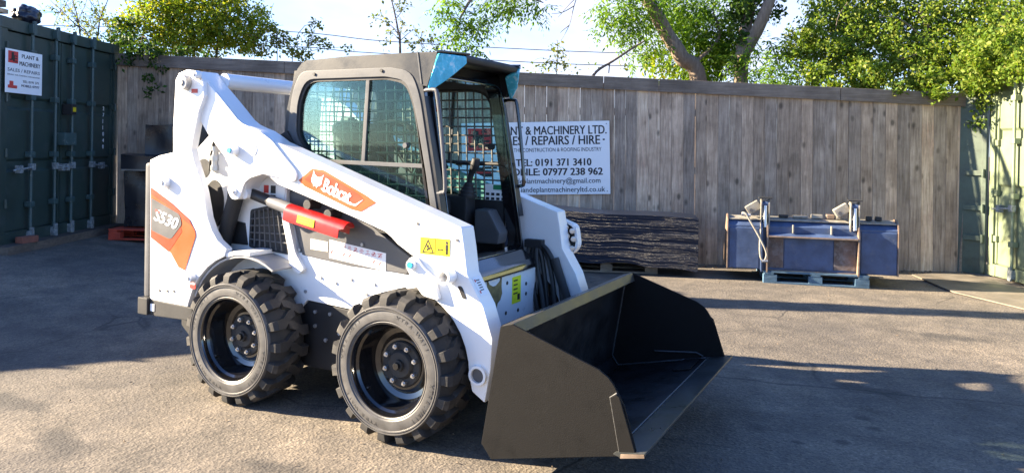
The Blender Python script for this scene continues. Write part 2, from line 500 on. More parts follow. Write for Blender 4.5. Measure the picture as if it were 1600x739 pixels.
def mk_leaf(name, stops, trans=0.45):
    mt, nt, b = principled(name)
    geo = nt.nodes.new('ShaderNodeNewGeometry')
    c = ramp(nt, geo.outputs['Random Per Island'], stops)
    nt.links.new(c, b.inputs['Base Color'])
    b.inputs['Roughness'].default_value = 0.5
    b.inputs['Specular IOR Level'].default_value = 0.12
    tl = nt.nodes.new('ShaderNodeBsdfTranslucent')
    c2 = mixc(nt, 1.0, c, (1.25, 1.35, 0.5), 'MULTIPLY')
    nt.links.new(c2, tl.inputs['Color'])
    ms = nt.nodes.new('ShaderNodeMixShader')
    ms.inputs['Fac'].default_value = trans
    nt.links.new(b.outputs[0], ms.inputs[1])
    nt.links.new(tl.outputs[0], ms.inputs[2])
    nt.links.new(ms.outputs[0], nt.nodes['Material Output'].inputs['Surface'])
    return mt


ASHLEAF = mk_leaf('ash_leaf', [(0.0, (0.06, 0.13, 0.018)), (0.5, (0.12, 0.22, 0.028)), (1.0, (0.23, 0.32, 0.045))], 0.5)
HEDGELEAF = mk_leaf('hedge_leaf', [(0.0, (0.055, 0.11, 0.016)), (0.5, (0.12, 0.18, 0.025)), (0.85, (0.19, 0.235, 0.04)), (1.0, (0.25, 0.26, 0.06))], 0.4)
YELLOWLEAF = mk_leaf('yellowing_leaf', [(0.0, (0.08, 0.14, 0.016)), (0.5, (0.18, 0.24, 0.025)), (0.85, (0.36, 0.36, 0.03)), (1.0, (0.36, 0.28, 0.04))], 0.45)
IVYLEAF = mk_leaf('ivy_leaf', [(0.0, (0.02, 0.05, 0.012)), (0.6, (0.04, 0.08, 0.015)), (1.0, (0.08, 0.13, 0.025))], 0.3)
SAPLEAF = mk_leaf('sapling_leaf', [(0.0, (0.07, 0.11, 0.03)), (0.6, (0.15, 0.17, 0.04)), (1.0, (0.25, 0.21, 0.06))], 0.45)


def mk_bark(name, a, bb):
    mt, nt, b = principled(name)
    v = coords(nt, (18, 18, 3.5))
    n1 = N(nt, 'ShaderNodeTexNoise', Scale=1.6, Detail=9.0, Roughness=0.7)
    nt.links.new(v, n1.inputs['Vector'])
    c = ramp(nt, n1.outputs['Fac'], [(0.3, a), (0.7, bb)])
    nt.links.new(c, b.inputs['Base Color'])
    b.inputs['Roughness'].default_value = 0.9
    bump(nt, b, n1.outputs['Fac'], 0.7, 0.02)
    return mt


BARK = mk_bark('ash_bark', (0.10, 0.07, 0.05), (0.26, 0.20, 0.145))
TWIG = mk_bark('twig_bark', (0.07, 0.055, 0.045), (0.15, 0.12, 0.10))


# ------------------------------------------------------------------ mesh helpers
class MB:
    def __init__(s):
        s.bm = bmesh.new()

    def add(s, vs, fs):
        bv = [s.bm.verts.new(v) for v in vs]
        for f in fs:
            try:
                s.bm.faces.new([bv[i] for i in f])
            except ValueError:
                pass
        return bv

    def box(s, c, size, ax=None):
        """ax: three axis vectors, world axes by default"""
        c = Vector(c)
        X, Yv, Z = [Vector(a) for a in (ax or ((1, 0, 0), (0, 1, 0), (0, 0, 1)))]
        h = [q / 2 for q in size]
        vs = [c + X * (h[0] * i) + Yv * (h[1] * j) + Z * (h[2] * k) for k in (-1, 1) for j in (-1, 1) for i in (-1, 1)]
        s.add(vs, [(0, 2, 3, 1), (4, 5, 7, 6), (0, 1, 5, 4), (2, 6, 7, 3), (0, 4, 6, 2), (1, 3, 7, 5)])
        return s

    def prism(s, poly, y0, y1, f=None):
        """polygon in (x,z), extruded along y; f maps (x,y,z) to a point"""
        f = f or (lambda x, y, z: Vector((x, y, z)))
        n = len(poly)
        vs = [f(x, y0, z) for x, z in poly] + [f(x, y1, z) for x, z in poly]
        fs = [tuple(range(n)), tuple(range(2 * n - 1, n - 1, -1))]
        fs += [(i, i + n, (i + 1) % n + n, (i + 1) % n) for i in range(n)]
        s.add(vs, fs)
        return s

    def ring(s, outer, inner, y0, y1, f=None, n=72, sq=None):
        """frame between two outlines (x,z), star-shaped about the inner centre"""
        f = f or (lambda x, y, z: Vector((x, y, z)))
        cx = sum(p[0] for p in inner) / len(inner)
        cz = sum(p[1] for p in inner) / len(inner)

        def hit(poly, a):
            dx, dz = math.cos(a), math.sin(a)
            best = None
            for i in range(len(poly)):
                (x1, z1), (x2, z2) = poly[i], poly[(i + 1) % len(poly)]
                ex, ez = x2 - x1, z2 - z1
                den = dx * ez - dz * ex
                if abs(den) < 1e-9:
                    continue
                t = ((x1 - cx) * ez - (z1 - cz) * ex) / den
                u = ((x1 - cx) * dz - (z1 - cz) * dx) / den
                if t > 0 and -1e-6 <= u <= 1 + 1e-6 and (best is None or t > best):
                    best = t
            return (cx + dx * best, cz + dz * best)
        angs = sorted(set([round(math.atan2(z - cz, x - cx), 5) for x, z in list(outer) + list(inner)] + [round(-math.pi + 2 * math.pi * i / n, 5) for i in range(n)]))
        O = [hit(outer, a) for a in angs]
        I = [hit(inner, a) for a in angs]
        k = len(angs)
        vs = [f(x, y0, z) for x, z in O] + [f(x, y0, z) for x, z in I] + [f(x, y1, z) for x, z in O] + [f(x, y1, z) for x, z in I]
        fs = []
        for i in range(k):
            j = (i + 1) % k
            fs += [(i, j, k + j, k + i), (2 * k + i, 3 * k + i, 3 * k + j, 2 * k + j), (i, 2 * k + i, 2 * k + j, j), (k + i, k + j, 3 * k + j, 3 * k + i)]
        s.add(vs, fs)
        return s

    def cyl(s, p0, p1, r0, r1=None, seg=20, hole=None):
        p0, p1 = Vector(p0), Vector(p1)
        r1 = r0 if r1 is None else r1
        d = (p1 - p0).normalized()
        a = d.orthogonal().normalized()
        b = d.cross(a)
        c = [(math.cos(2 * math.pi * i / seg), math.sin(2 * math.pi * i / seg)) for i in range(seg)]
        vs = [p0 + (a * x + b * y) * r0 for x, y in c] + [p1 + (a * x + b * y) * r1 for x, y in c]
        fs = [(i, (i + 1) % seg, (i + 1) % seg + seg, i + seg) for i in range(seg)]
        if hole is None:
            fs += [tuple(range(seg))[::-1], tuple(range(seg, 2 * seg))]
        else:
            vs += [p0 + (a * x + b * y) * hole for x, y in c] + [p1 + (a * x + b * y) * hole for x, y in c]
            for i in range(seg):
                j = (i + 1) % seg
                fs += [(2 * seg + i, 3 * seg + i, 3 * seg + j, 2 * seg + j), (i, 2 * seg + i, 2 * seg + j, j), (seg + i, seg + j, 3 * seg + j, 3 * seg + i)]
        s.add(vs, fs)
        return s

    def tube(s, pts, r, seg=8, smooth=0):
        pts = [Vector(p) for p in pts]
        if smooth:
            pts = spline(pts, smooth)
        rs = r if isinstance(r, (list, tuple)) else [r] * len(pts)
        if len(rs) != len(pts):
            k = len(rs) - 1
            rs = [rs[min(k, int(i / (len(pts) - 1) * k))] * (1 - (i / (len(pts) - 1) * k) % 1) + rs[min(k, int(i / (len(pts) - 1) * k) + 1)] * ((i / (len(pts) - 1) * k) % 1) for i in range(len(pts))]
        t = (pts[1] - pts[0]).normalized()
        a = t.orthogonal().normalized()
        vs = []
        for i, p in enumerate(pts):
            t = (pts[min(i + 1, len(pts) - 1)] - pts[max(i - 1, 0)]).normalized()
            a = (a - t * a.dot(t)).normalized()
            b = t.cross(a)
            vs += [p + (a * math.cos(2 * math.pi * j / seg) + b * math.sin(2 * math.pi * j / seg)) * rs[i] for j in range(seg)]
        fs = []
        for i in range(len(pts) - 1):
            for j in range(seg):
                k = (j + 1) % seg
                fs.append((i * seg + j, i * seg + k, (i + 1) * seg + k, (i + 1) * seg + j))
        fs += [tuple(range(seg))[::-1], tuple(range((len(pts) - 1) * seg, len(pts) * seg))]
        s.add(vs, fs)
        return s

    def lathe(s, prof, c, seg=64, closed=False, sgn=1):
        """profile (y,r) turned about the y axis through c"""
        c = Vector(c)
        vs = [c + Vector((r * math.cos(2 * math.pi * j / seg), y * sgn, r * math.sin(2 * math.pi * j / seg))) for y, r in prof for j in range(seg)]
        fs = []
        n = len(prof)
        for i in range(n if closed else n - 1):
            i2 = (i + 1) % n
            for j in range(seg):
                k = (j + 1) % seg
                fs.append((i * seg + j, i * seg + k, i2 * seg + k, i2 * seg + j))
        s.add(vs, fs)
        return s

    def hull(s, pts):
        b2 = bmesh.new()
        for p in pts:
            b2.verts.new(p)
        r = bmesh.ops.convex_hull(b2, input=b2.verts)
        b2.verts.index_update()
        used = sorted({v.index for f in b2.faces for v in f.verts})
        b2.verts.ensure_lookup_table()
        mp_ = {q: i for i, q in enumerate(used)}
        vs = [b2.verts[q].co.copy() for q in used]
        fs = [tuple(mp_[v.index] for v in f.verts) for f in b2.faces]
        b2.free()
        s.add(vs, fs)
        return s

    def build(s, name, material, parent=None, bevel=0.0, ang=35, seg=2, tri=False):
        bm = s.bm
        bmesh.ops.recalc_face_normals(bm, faces=bm.faces)
        if bevel:
            es = [e for e in bm.edges if len(e.link_faces) == 2 and e.calc_face_angle(0) > rad(30)]
            bmesh.ops.bevel(bm, geom=es, offset=bevel, segments=seg, affect='EDGES', profile=0.6, clamp_overlap=True)
        me = bpy.data.meshes.new(name)
        for f in bm.faces:
            f.smooth = True
        bm.to_mesh(me)
        bm.free()
        me.set_sharp_from_angle(angle=rad(ang))
        me.materials.append(material)
        o = bpy.data.objects.new(name, me)
        COL.objects.link(o)
        if bevel:
            wn = o.modifiers.new('weighted', 'WEIGHTED_NORMAL')
            wn.keep_sharp = True
            wn.weight = 90
        if parent:
            o.parent = parent
        return o


def spline(pts, k):
    out = []
    n = len(pts)
    for i in range(n - 1):
        p0, p1, p2, p3 = pts[max(i - 1, 0)], pts[i], pts[i + 1], pts[min(i + 2, n - 1)]
        for j in range(k):
            t = j / k
            out.append(0.5 * ((2 * p1) + (p2 - p0) * t + (2 * p0 - 5 * p1 + 4 * p2 - p3) * t * t + (3 * p1 - p0 - 3 * p2 + p3) * t ** 3))
    out.append(pts[-1])
    return out


def rounded(poly, r, k=4):
    """round the corners of an outline; r a number or one per corner"""
    out = []
    n = len(poly)
    for i in range(n):
        rr = r[i] if isinstance(r, (list, tuple)) else r
        p = Vector(poly[i])
        a = Vector(poly[i - 1]) - p
        b = Vector(poly[(i + 1) % n]) - p
        q = min(rr, a.length * 0.45, b.length * 0.45)
        if q < 1e-4:
            out.append(tuple(p))
            continue
        A, B = p + a.normalized() * q, p + b.normalized() * q
        for j in range(k + 1):
            t = j / k
            out.append(tuple(A * (1 - t) ** 2 + p * 2 * t * (1 - t) + B * t * t))
    return out


def tag(o, label=None, cat=None, group=None, kind=None):
    if label: o['label'] = label
    if cat: o['category'] = cat
    if group: o['group'] = group
    if kind: o['kind'] = kind
    return o


def thing(name, label, cat, loc=(0, 0, 0), group=None):
    o = bpy.data.objects.new(name, None)
    o.empty_display_size = 0.2
    o.location = loc
    COL.objects.link(o)
    return tag(o, label, cat, group)


def setloc(o, loc):
    """children built in world coordinates under a thing placed at loc"""
    for ch in o.children:
        ch.matrix_parent_inverse = Matrix.Translation(-Vector(loc))


def copy_tree(o, parent=None):
    c = o.copy()
    COL.objects.link(c)
    if parent: c.parent = parent
    for ch in list(o.children):
        copy_tree(ch, c)
    return c


def text(name, s, material, parent, origin, xd, yd, size=None, width=None, height=None, align='LEFT', bold=0.0, thick=0.0015, shear=0.0, spacing=1.0):
    """lettering as thin raised shapes; origin = left (or centre) of the base line"""
    cu = bpy.data.curves.new(name, 'FONT')
    cu.body = s
    cu.size = 1.0
    cu.shear = shear
    cu.space_character = spacing
    cu.resolution_u = 3
    ob = bpy.data.objects.new('tmp', cu)
    COL.objects.link(ob)
    dg = bpy.context.evaluated_depsgraph_get()
    me = bpy.data.meshes.new_from_object(ob.evaluated_get(dg))
    bpy.data.objects.remove(ob)
    co = np.array([v.co[:] for v in me.vertices])
    x0, x1, y0, y1 = co[:, 0].min(), co[:, 0].max(), co[:, 1].min(), co[:, 1].max()
    cap = 0.69
    sy = (height / cap) if height else (size or 1)
    sx = (width / (x1 - x0)) if width else sy
    if width and not height and not size:
        sy = sx
    ox = x0 if align == 'LEFT' else (x0 + x1) / 2
    xd, yd = Vector(xd).normalized(), Vector(yd).normalized()
    nd = xd.cross(yd)
    origin = Vector(origin)
    bm = bmesh.new()
    steps = (-1, -0.33, 0.33, 1) if bold else (0,)
    for k, dx in enumerate(steps):                     # heavier strokes: shifted layers, each a hair thicker
        b2 = bmesh.new()
        b2.from_mesh(me)
        for v in b2.verts:
            v.co = origin + xd * ((v.co.x - ox + dx * bold) * sx) + yd * ((v.co.y + dx * bold * 0.5 * (1 if k % 2 else -1)) * sy)
        r = bmesh.ops.extrude_face_region(b2, geom=list(b2.faces))
        for v in [g for g in r['geom'] if isinstance(g, bmesh.types.BMVert)]:
            v.co += nd * (thick + k * 0.0002)
        m2 = bpy.data.meshes.new('tmp')
        b2.to_mesh(m2)
        b2.free()
        bm.from_mesh(m2)
        bpy.data.meshes.remove(m2)
    bmesh.ops.recalc_face_normals(bm, faces=bm.faces)
    bm.to_mesh(me)
    bm.free()
    me.materials.clear()
    me.materials.append(material)
    o = bpy.data.objects.new(name, me)
    COL.objects.link(o)
    if parent: o.parent = parent
    return o


# ------------------------------------------------------------------ ground
def build_ground():
    ls = sorted(set([-400, -150, -60, -30, -20, -14] + [round(-10 + 0.5 * i, 2) for i in range(41)] + [14, 20, 30, 60, 150, 400]))
    ds = sorted(set([-400, -150, -60, -30, -15, -8] + [round(-4 + 0.5 * i, 2) for i in range(41)] + [20, 30, 60, 150, 400]))
    vs, fs = [], []
    for d in ds:
        for l in ls:
            p = Y(l, d, 0)
            z = ground_z(l, d) + 0.012 * (mnoise.noise(p * 0.6)) * (1 if abs(l) < 12 and abs(d) < 16 else 0) * min(1, max(0, (p.length - 2.2)))
            vs.append((p.x, p.y, z))
    n = len(ls)
    for j in range(len(ds) - 1):
        for i in range(n - 1):
            fs.append((j * n + i, j * n + i + 1, (j + 1) * n + i + 1, (j + 1) * n + i))
    b = MB()
    b.add(vs, fs)
    o = b.build('ground', ASPHALT, ang=80)
    tag(o, kind='structure')


build_ground()

# ------------------------------------------------------------------ fence
FA, FB = (-5.42, 10.37), (5.66, 9.44)
flen = math.hypot(FB[0] - FA[0], FB[1] - FA[1])
FE = (Y(*FB) - Y(*FA)).normalized()                  # along the fence, to the right
FN = Vector((FE.y, -FE.x, 0))                        # towards the camera
FO = Y(*FA)


def fence_top(s):
    return 2.655 - 0.0378 * s


def build_fence():
    root = thing('timber_fence', 'long weathered grey timber board fence closing the back of the yard', 'fence', FO)
    b = MB()
    s = 0.0
    k = 0
    rng = random.Random(3)
    while s < flen - 0.02:
        wd = 0.146 + rng.uniform(-0.004, 0.004)
        gap = rng.choice([0.0008, 0.001, 0.0015]) if not 5.4 < s < 7.0 else rng.choice([0.0015, 0.002, 0.004])
        top = fence_top(s) - 0.075 + rng.uniform(-0.01, 0.01)
        ln = rng.uniform(-0.0006, 0.0006) + 0.012
        tw = rng.uniform(-0.012, 0.012)
        off = rng.uniform(-0.004, 0.004)
        ex = (FE * math.cos(tw) + FN * math.sin(tw))
        c0 = FO + FE * (s + wd / 2) + FN * off
        z0 = -0.05
        p = []
        for z, sh in ((z0, 0), (top, -ln * top)):
            for dx, dn in ((-1, 0), (1, 0), (1, -0.02), (-1, -0.02)):
                p.append(c0 + ex * (dx * wd / 2) + FN * dn + FE * sh + Vector((0, 0, z)))
        b.add(p, [(0, 1, 2, 3), (4, 5, 6, 7), (0, 1, 5, 4), (1, 2, 6, 5), (2, 3, 7, 6), (3, 0, 4, 7)])
        s += wd + gap
        k += 1
    b.build('boarding', FENCEWOOD, root, bevel=0.006, seg=2)
    # cap boards, butted end to end
    cuts = [0, 2.35, 4.7, 6.62, 7.33, 9.6, flen + 0.04]
    for a, c in zip(cuts[:-1], cuts[1:]):
        q = MB()
        pts = []
        for s_ in (a + 0.003, c - 0.003):
            for dn, dz in ((0.012, 0), (0.040, 0), (0.040, -0.165), (0.012, -0.165)):
                pts.append(FO + FE * s_ + FN * dn + Vector((0, 0, fence_top(s_) + dz)))
        q.add(pts, [(0, 1, 2, 3), (4, 5, 6, 7), (0, 1, 5, 4), (1, 2, 6, 5), (2, 3, 7, 6), (3, 0, 4, 7)])
        q.build('cap_rail', CAPWOOD, root, bevel=0.004)
    # rails and posts behind the boards
    for zr in (0.45, 1.2, 1.95):
        q = MB()
        q.box(FO + FE * (flen / 2) + FN * -0.065 + Vector((0, 0, zr)), (flen, 0.07, 0.09), (FE, FN, (0, 0, 1)))
        q.build('back_rail', CAPWOOD, root)
    for i in range(6):
        q = MB()
        q.box(FO + FE * (0.3 + i * 2.1) + FN * -0.15 + Vector((0, 0, 1.1)), (0.1, 0.09, 2.3), (FE, FN, (0, 0, 1)))
        q.build('post', CAPWOOD, root)
    # end trim leaning against the right end
    q = MB()
    pts = []
    for z, l in ((0.0, 0.02), (2.2, 0.10)):
        for dx, dn in ((0, 0.01), (0.06, 0.01), (0.06, 0.035), (0, 0.035)):
            pts.append(FO + FE * (flen + dx + l - 0.06) + FN * dn + Vector((0, 0, z)))
    q.add(pts, [(0, 1, 2, 3), (4, 5, 6, 7), (0, 1, 5, 4), (1, 2, 6, 5), (2, 3, 7, 6), (3, 0, 4, 7)])
    q.build('end_batten', PALLETWOOD, root, bevel=0.003)
    setloc(root, FO)


build_fence()


# ------------------------------------------------------------------ shipping containers
def container(label, A, wdir, out, width, length, z0, h, rods, gap, paint, rodpaint, clampm, grooves, sticker=None, boxes=()):
    """A: foot corner of the door end; wdir along the doors; out: the way the doors face"""
    wdir, out = Vector(wdir).normalized(), Vector(out).normalized()
    A = Vector((A.x, A.y, 0))
    root = thing('shipping_container', label, 'container', A)
    UPV = Vector((0, 0, 1))

    def P(wv, o, z):
        return A + wdir * wv + out * o + UPV * z
    ax = (wdir, out, UPV)
    # corrugated body
    b = MB()
    n = int(length / 0.14)
    for side in (0.02, width - 0.02):
        vs, fs = [], []
        for i in range(n * 4 + 1):
            ph = i % 4
            d_ = 0.036 if ph in (1, 2) else 0.0
            if side > 1: d_ = -d_
            o = -0.12 - (length - 0.24) * i / (n * 4)
            vs += [P(side + d_, o, z0 + 0.14), P(side + d_, o, z0 + h - 0.1)]
        for i in range(n * 4):
            fs.append((2 * i, 2 * i + 2, 2 * i + 3, 2 * i + 1))
        b.add(vs, fs)
    b.box(P(width / 2, -length / 2, z0 + h - 0.03), (width - 0.1, length - 0.1, 0.03), ax)
    b.box(P(width / 2, -length + 0.05, z0 + h / 2), (width - 0.1, 0.04, h - 0.1), ax)
    b.box(P(width / 2, -length / 2, z0 + 0.12), (width - 0.1, length - 0.1, 0.06), ax)
    b.build('body', paint, root, ang=20)
    b = MB()
    for wv in (0.05, width - 0.05):
        b.box(P(wv, -0.06, z0 + h / 2), (0.10, 0.12, h), ax)
        b.box(P(wv, -length / 2, z0 + h - 0.05), (0.08, length - 0.3, 0.09), ax)
        b.box(P(wv, -length / 2, z0 + 0.075), (0.08, length - 0.3, 0.14), ax)
        b.box(P(wv, -length + 0.08, z0 + h / 2), (0.10, 0.14, h), ax)
    b.box(P(width / 2, -0.06, z0 + h - 0.065), (width - 0.2, 0.118, 0.13), ax)
    b.box(P(width / 2, -0.06, z0 + 0.07), (width - 0.2, 0.118, 0.14), ax)
    b.build('frame', paint, root, bevel=0.006)
    for wv in (0.075, width - 0.075):
        for zz in (0.06, h - 0.06):
            q = MB()
            q.box(P(wv, -0.075, z0 + zz), (0.165, 0.17, 0.125), ax)
            q.build('corner_casting', paint, root, bevel=0.012)
    # doors: pressed panels with horizontal troughs
    edges = [(0.105, gap - 0.006), (gap + 0.006, width - 0.105)]
    zb, zt = z0 + 0.15, z0 + h - 0.14
    for (w0, w1) in edges:
        prof = [(-0.075, zb), (-0.035, zb)]
        for g in grooves:
            prof += [(-0.035, g - 0.075), (-0.062, g - 0.045), (-0.062, g + 0.045), (-0.035, g + 0.075)]
        prof += [(-0.035, zt), (-0.075, zt)]
        q = MB()
        q.prism(prof, w0 + 0.03, w1 - 0.03, lambda o, y, z: P(y, o, z))
        for ww in (w0 + 0.018, w1 - 0.018):
            q.box(P(ww, -0.05, (zb + zt) / 2), (0.034, 0.055, zt - zb), ax)
        d = q.build('door', paint, root, bevel=0.004, ang=25)
        for zh in (0.3, 0.85, 1.45, 2.0):
            hx = w0 - 0.02 if w0 < gap - 0.3 else w1 + 0.02
            q = MB()
            q.box(P(hx, -0.018, z0 + zh + 0.15), (0.15, 0.035, 0.07), ax)
            q.cyl(P(hx, 0.008, z0 + zh + 0.1), P(hx, 0.008, z0 + zh + 0.2), 0.018, seg=10)
            q.build('hinge', paint, d, bevel=0.003)
    for i, wv in enumerate(rods):
        q = MB()
        q.cyl(P(wv, 0.02, z0 + 0.05), P(wv, 0.02, z0 + h - 0.04), 0.0185, seg=12)
        r = q.build('lock_rod', rodpaint, root)
        for zz in (0.42, 0.98, 1.62, 2.12):
            q = MB()
            q.box(P(wv, 0.008, z0 + zz), (0.085, 0.075, 0.065), ax)
            q.build('rod_bracket', rodpaint, r, bevel=0.01)
        for zz in (0.07, h - 0.07):
            q = MB()
            q.box(P(wv, 0.012, z0 + zz), (0.075, 0.075, 0.10), ax)
            q.box(P(wv, 0.040, z0 + zz + 0.01), (0.05, 0.03, 0.16), ax)
            q.build('cam_keeper', clampm if zz < 1 else rodpaint, r, bevel=0.008)
        q = MB()
        sg = -1 if i in (0, 2) else 1
        zz = z0 + 0.84
        q.tube([P(wv, 0.035, zz), P(wv + sg * 0.05, 0.05, zz - 0.005), P(wv + sg * 0.2, 0.05, zz - 0.02), P(wv + sg * 0.33, 0.042, zz - 0.03)], 0.012, 8)
        q.box(P(wv, 0.03, zz), (0.07, 0.05, 0.075), ax)
        q.box(P(wv + sg * 0.22, 0.03, zz - 0.02), (0.06, 0.06, 0.085), ax)
        q.build('lock_handle', clampm, r, bevel=0.004)
    for (wv, zz, sw, sh, mm) in boxes:
        q = MB()
        q.box(P(wv, 0.05, z0 + zz), (sw, 0.12, sh), ax)
        q.build('lock_box', mm, root, bevel=0.01)
    if sticker:
        q = MB()
        q.box(P(sticker[0], 0.001 if len(sticker) < 4 else sticker[3], sticker[1]), (sticker[2], 0.004, sticker[2] * 0.6), ax)
        q.build('warning_sticker', YELLOW, root)
    setloc(root, A)
    return root, P


A1 = Y(-5.45, 8.02)
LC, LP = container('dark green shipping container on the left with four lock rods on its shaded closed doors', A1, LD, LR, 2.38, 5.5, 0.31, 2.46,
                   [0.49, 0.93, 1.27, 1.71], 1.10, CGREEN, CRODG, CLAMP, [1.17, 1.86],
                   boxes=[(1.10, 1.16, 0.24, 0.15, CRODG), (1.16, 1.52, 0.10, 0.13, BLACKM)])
q = MB()
q.box(LP(1.16, 0.113, 0.31 + 1.52), (0.06, 0.004, 0.055), (LD, LR, (0, 0, 1)))
yl = q.build('lock_label', YELLOW, LC)
yl.matrix_parent_inverse = Matrix.Translation(-Vector((A1.x, A1.y, 0)))
# serial number down the right door edge
for i, ch in enumerate('2711040'):
    t_ = text('serial_number', ch, DECALWHITE, LC, LP(2.06, -0.033, 1.86 - i * 0.085), LD, (0, 0, 1), height=0.05, bold=0.01)
    t_.matrix_parent_inverse = Matrix.Translation(-Vector((A1.x, A1.y, 0)))

A2 = Y(5.83, 9.20)
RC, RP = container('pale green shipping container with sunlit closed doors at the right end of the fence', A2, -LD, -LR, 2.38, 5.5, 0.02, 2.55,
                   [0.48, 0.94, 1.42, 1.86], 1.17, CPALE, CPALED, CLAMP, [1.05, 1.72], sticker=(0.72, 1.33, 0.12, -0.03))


# dark sheet added, its colour standing in for the pale container's shaded strip
def build_shade_strip():
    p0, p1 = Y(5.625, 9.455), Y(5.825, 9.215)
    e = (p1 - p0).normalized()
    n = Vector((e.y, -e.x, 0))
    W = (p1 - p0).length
    root = thing('shade_strip', 'added narrow dark green sheet standing in for the shaded strip of the pale container', 'fence', p0)
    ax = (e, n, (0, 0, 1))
    m_ = mat('painted_shade_green', (0.060, 0.085, 0.060), 0.5, var=0.2, scale=5, bmp=0.1, dirt=(0.04, 0.05, 0.035), dirt_amt=0.4)
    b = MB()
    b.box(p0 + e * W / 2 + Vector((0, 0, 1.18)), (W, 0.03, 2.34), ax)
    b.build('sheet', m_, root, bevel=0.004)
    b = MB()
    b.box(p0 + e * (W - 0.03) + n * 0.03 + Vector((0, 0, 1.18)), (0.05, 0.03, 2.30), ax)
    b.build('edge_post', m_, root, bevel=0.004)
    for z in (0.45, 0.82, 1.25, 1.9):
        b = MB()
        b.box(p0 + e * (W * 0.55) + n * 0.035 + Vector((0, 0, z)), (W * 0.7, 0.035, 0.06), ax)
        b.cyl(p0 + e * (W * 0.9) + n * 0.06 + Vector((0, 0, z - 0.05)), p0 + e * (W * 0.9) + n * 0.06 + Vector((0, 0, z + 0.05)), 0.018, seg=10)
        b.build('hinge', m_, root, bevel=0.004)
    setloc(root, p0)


build_shade_strip()

# ------------------------------------------------------------------ signs
def build_fence_sign():
    s0, s1, zt, zb = 0, 0, 0, 0
    # place against the fence: corners found along the fence line
    def s_of(x):
        best = min((abs((q := (FO + FE * s + FN * 0.02) - C0).dot(LR) / q.dot(LD) - (x - 800) / 1177), s) for s in [i * 0.005 for i in range(int(flen / 0.005))])
        return best[1]
    s0, s1 = s_of(724), s_of(955)
    W = s1 - s0
    dep = ((FO + FE * s1) - C0).dot(LD)
    zt = CAM.z + (hz(955) - 189) / 1177 * dep
    zb = CAM.z + (hz(955) - 303) / 1177 * dep
    H = zt - zb
    tilt = rad(1.9)
    xd = (FE * math.cos(tilt) + Vector((0, 0, math.sin(tilt))))
    yd = (Vector((0, 0, math.cos(tilt))) - FE * math.sin(tilt))
    O = FO + FE * s0 + FN * 0.016 + Vector((0, 0, zb)) - Vector((0, 0, math.sin(tilt) * W))
    root = thing('yard_sign', 'large white sign board with black company lettering fixed to the timber fence behind the loader', 'sign', O)
    b = MB()
    b.box(O + xd * W / 2 + yd * H / 2 + FN * 0.006, (W, H, 0.012), (xd, yd, FN))
    b.build('panel', SIGNW, root, bevel=0.002)
    F0 = O + FN * 0.0125

    def T(s, u, v, wdt, hgt, bold=0.0, name='lettering', m_=INK, sp=1.0):
        text(name, s, m_, root, F0 + xd * (u * W) + yd * (v * H), xd, yd, width=wdt * W, height=hgt * H, align='LEFT', bold=bold, spacing=sp)
    # measured on the photo: line starts partly hidden by the cab
    T('PLANT & MACHINERY LTD.', 0.235, 0.825, 0.745, 0.115, 0.022)
    T('SALES / REPAIRS / HIRE', 0.235, 0.685, 0.70, 0.12, 0.022)
    T('\u00b7', 0.955, 0.685, 0.012, 0.12, 0.02)
    T('SERVING THE CONSTRUCTION & ROOFING INDUSTRY', 0.235, 0.590, 0.71, 0.052, 0.0)
    T('TEL: 0191 371 3410', 0.37, 0.395, 0.505, 0.095, 0.032)
    T('MOBILE: 07977 238 962', 0.295, 0.265, 0.655, 0.095, 0.032)
    T('jandeplantmachinery@gmail.com', 0.315, 0.155, 0.62, 0.070, 0.005)
    T('www.jandeplantmachineryltd.co.uk', 0.285, 0.035, 0.68, 0.070, 0.005)
    # red square emblem with black letters
    b = MB()
    b.box(F0 + xd * (0.125 * W) + yd * (0.77 * H) + FN * 0.001, (0.165 * W, 0.31 * H, 0.003), (xd, yd, FN))
    b.build('emblem', mat('sign_red', (0.55, 0.03, 0.03), 0.5), root)
    F0 = F0 + FN * 0.003
    T('J', 0.055, 0.72, 0.055, 0.17, 0.03, 'emblem_letter')
    T('E', 0.12, 0.66, 0.07, 0.17, 0.03, 'emblem_letter')
    T('&', 0.135, 0.86, 0.045, 0.06, 0.02, 'emblem_letter')
    # small picture of a digger, drawn as plain shapes
    b = MB()
    for u, v, a, c_ in ((0.14, 0.28, 0.13, 0.05), (0.12, 0.34, 0.05, 0.09), (0.19, 0.38, 0.10, 0.03)):
        b.box(F0 + xd * (u * W) + yd * (v * H), (a * W, c_ * H, 0.003), (xd, yd, FN))
    b.build('digger_drawing', INK, root)
    b = MB()
    b.box(F0 + xd * (0.15 * W) + yd * (0.315 * H) + FN * 0.001, (0.10 * W, 0.03 * H, 0.003), (xd, yd, FN))
    b.build('digger_drawing', mat('sign_red', (0.55, 0.03, 0.03), 0.5), root)
    for u in (0.02, 0.98):
        for v in (0.04, 0.96):
            b = MB()
            c_ = O + xd * (u * W) + yd * (v * H) + FN * 0.012
            b.cyl(c_, c_ + FN * 0.004, 0.008, seg=10)
            b.build('screw', GALV, root)
    setloc(root, O)


build_fence_sign()


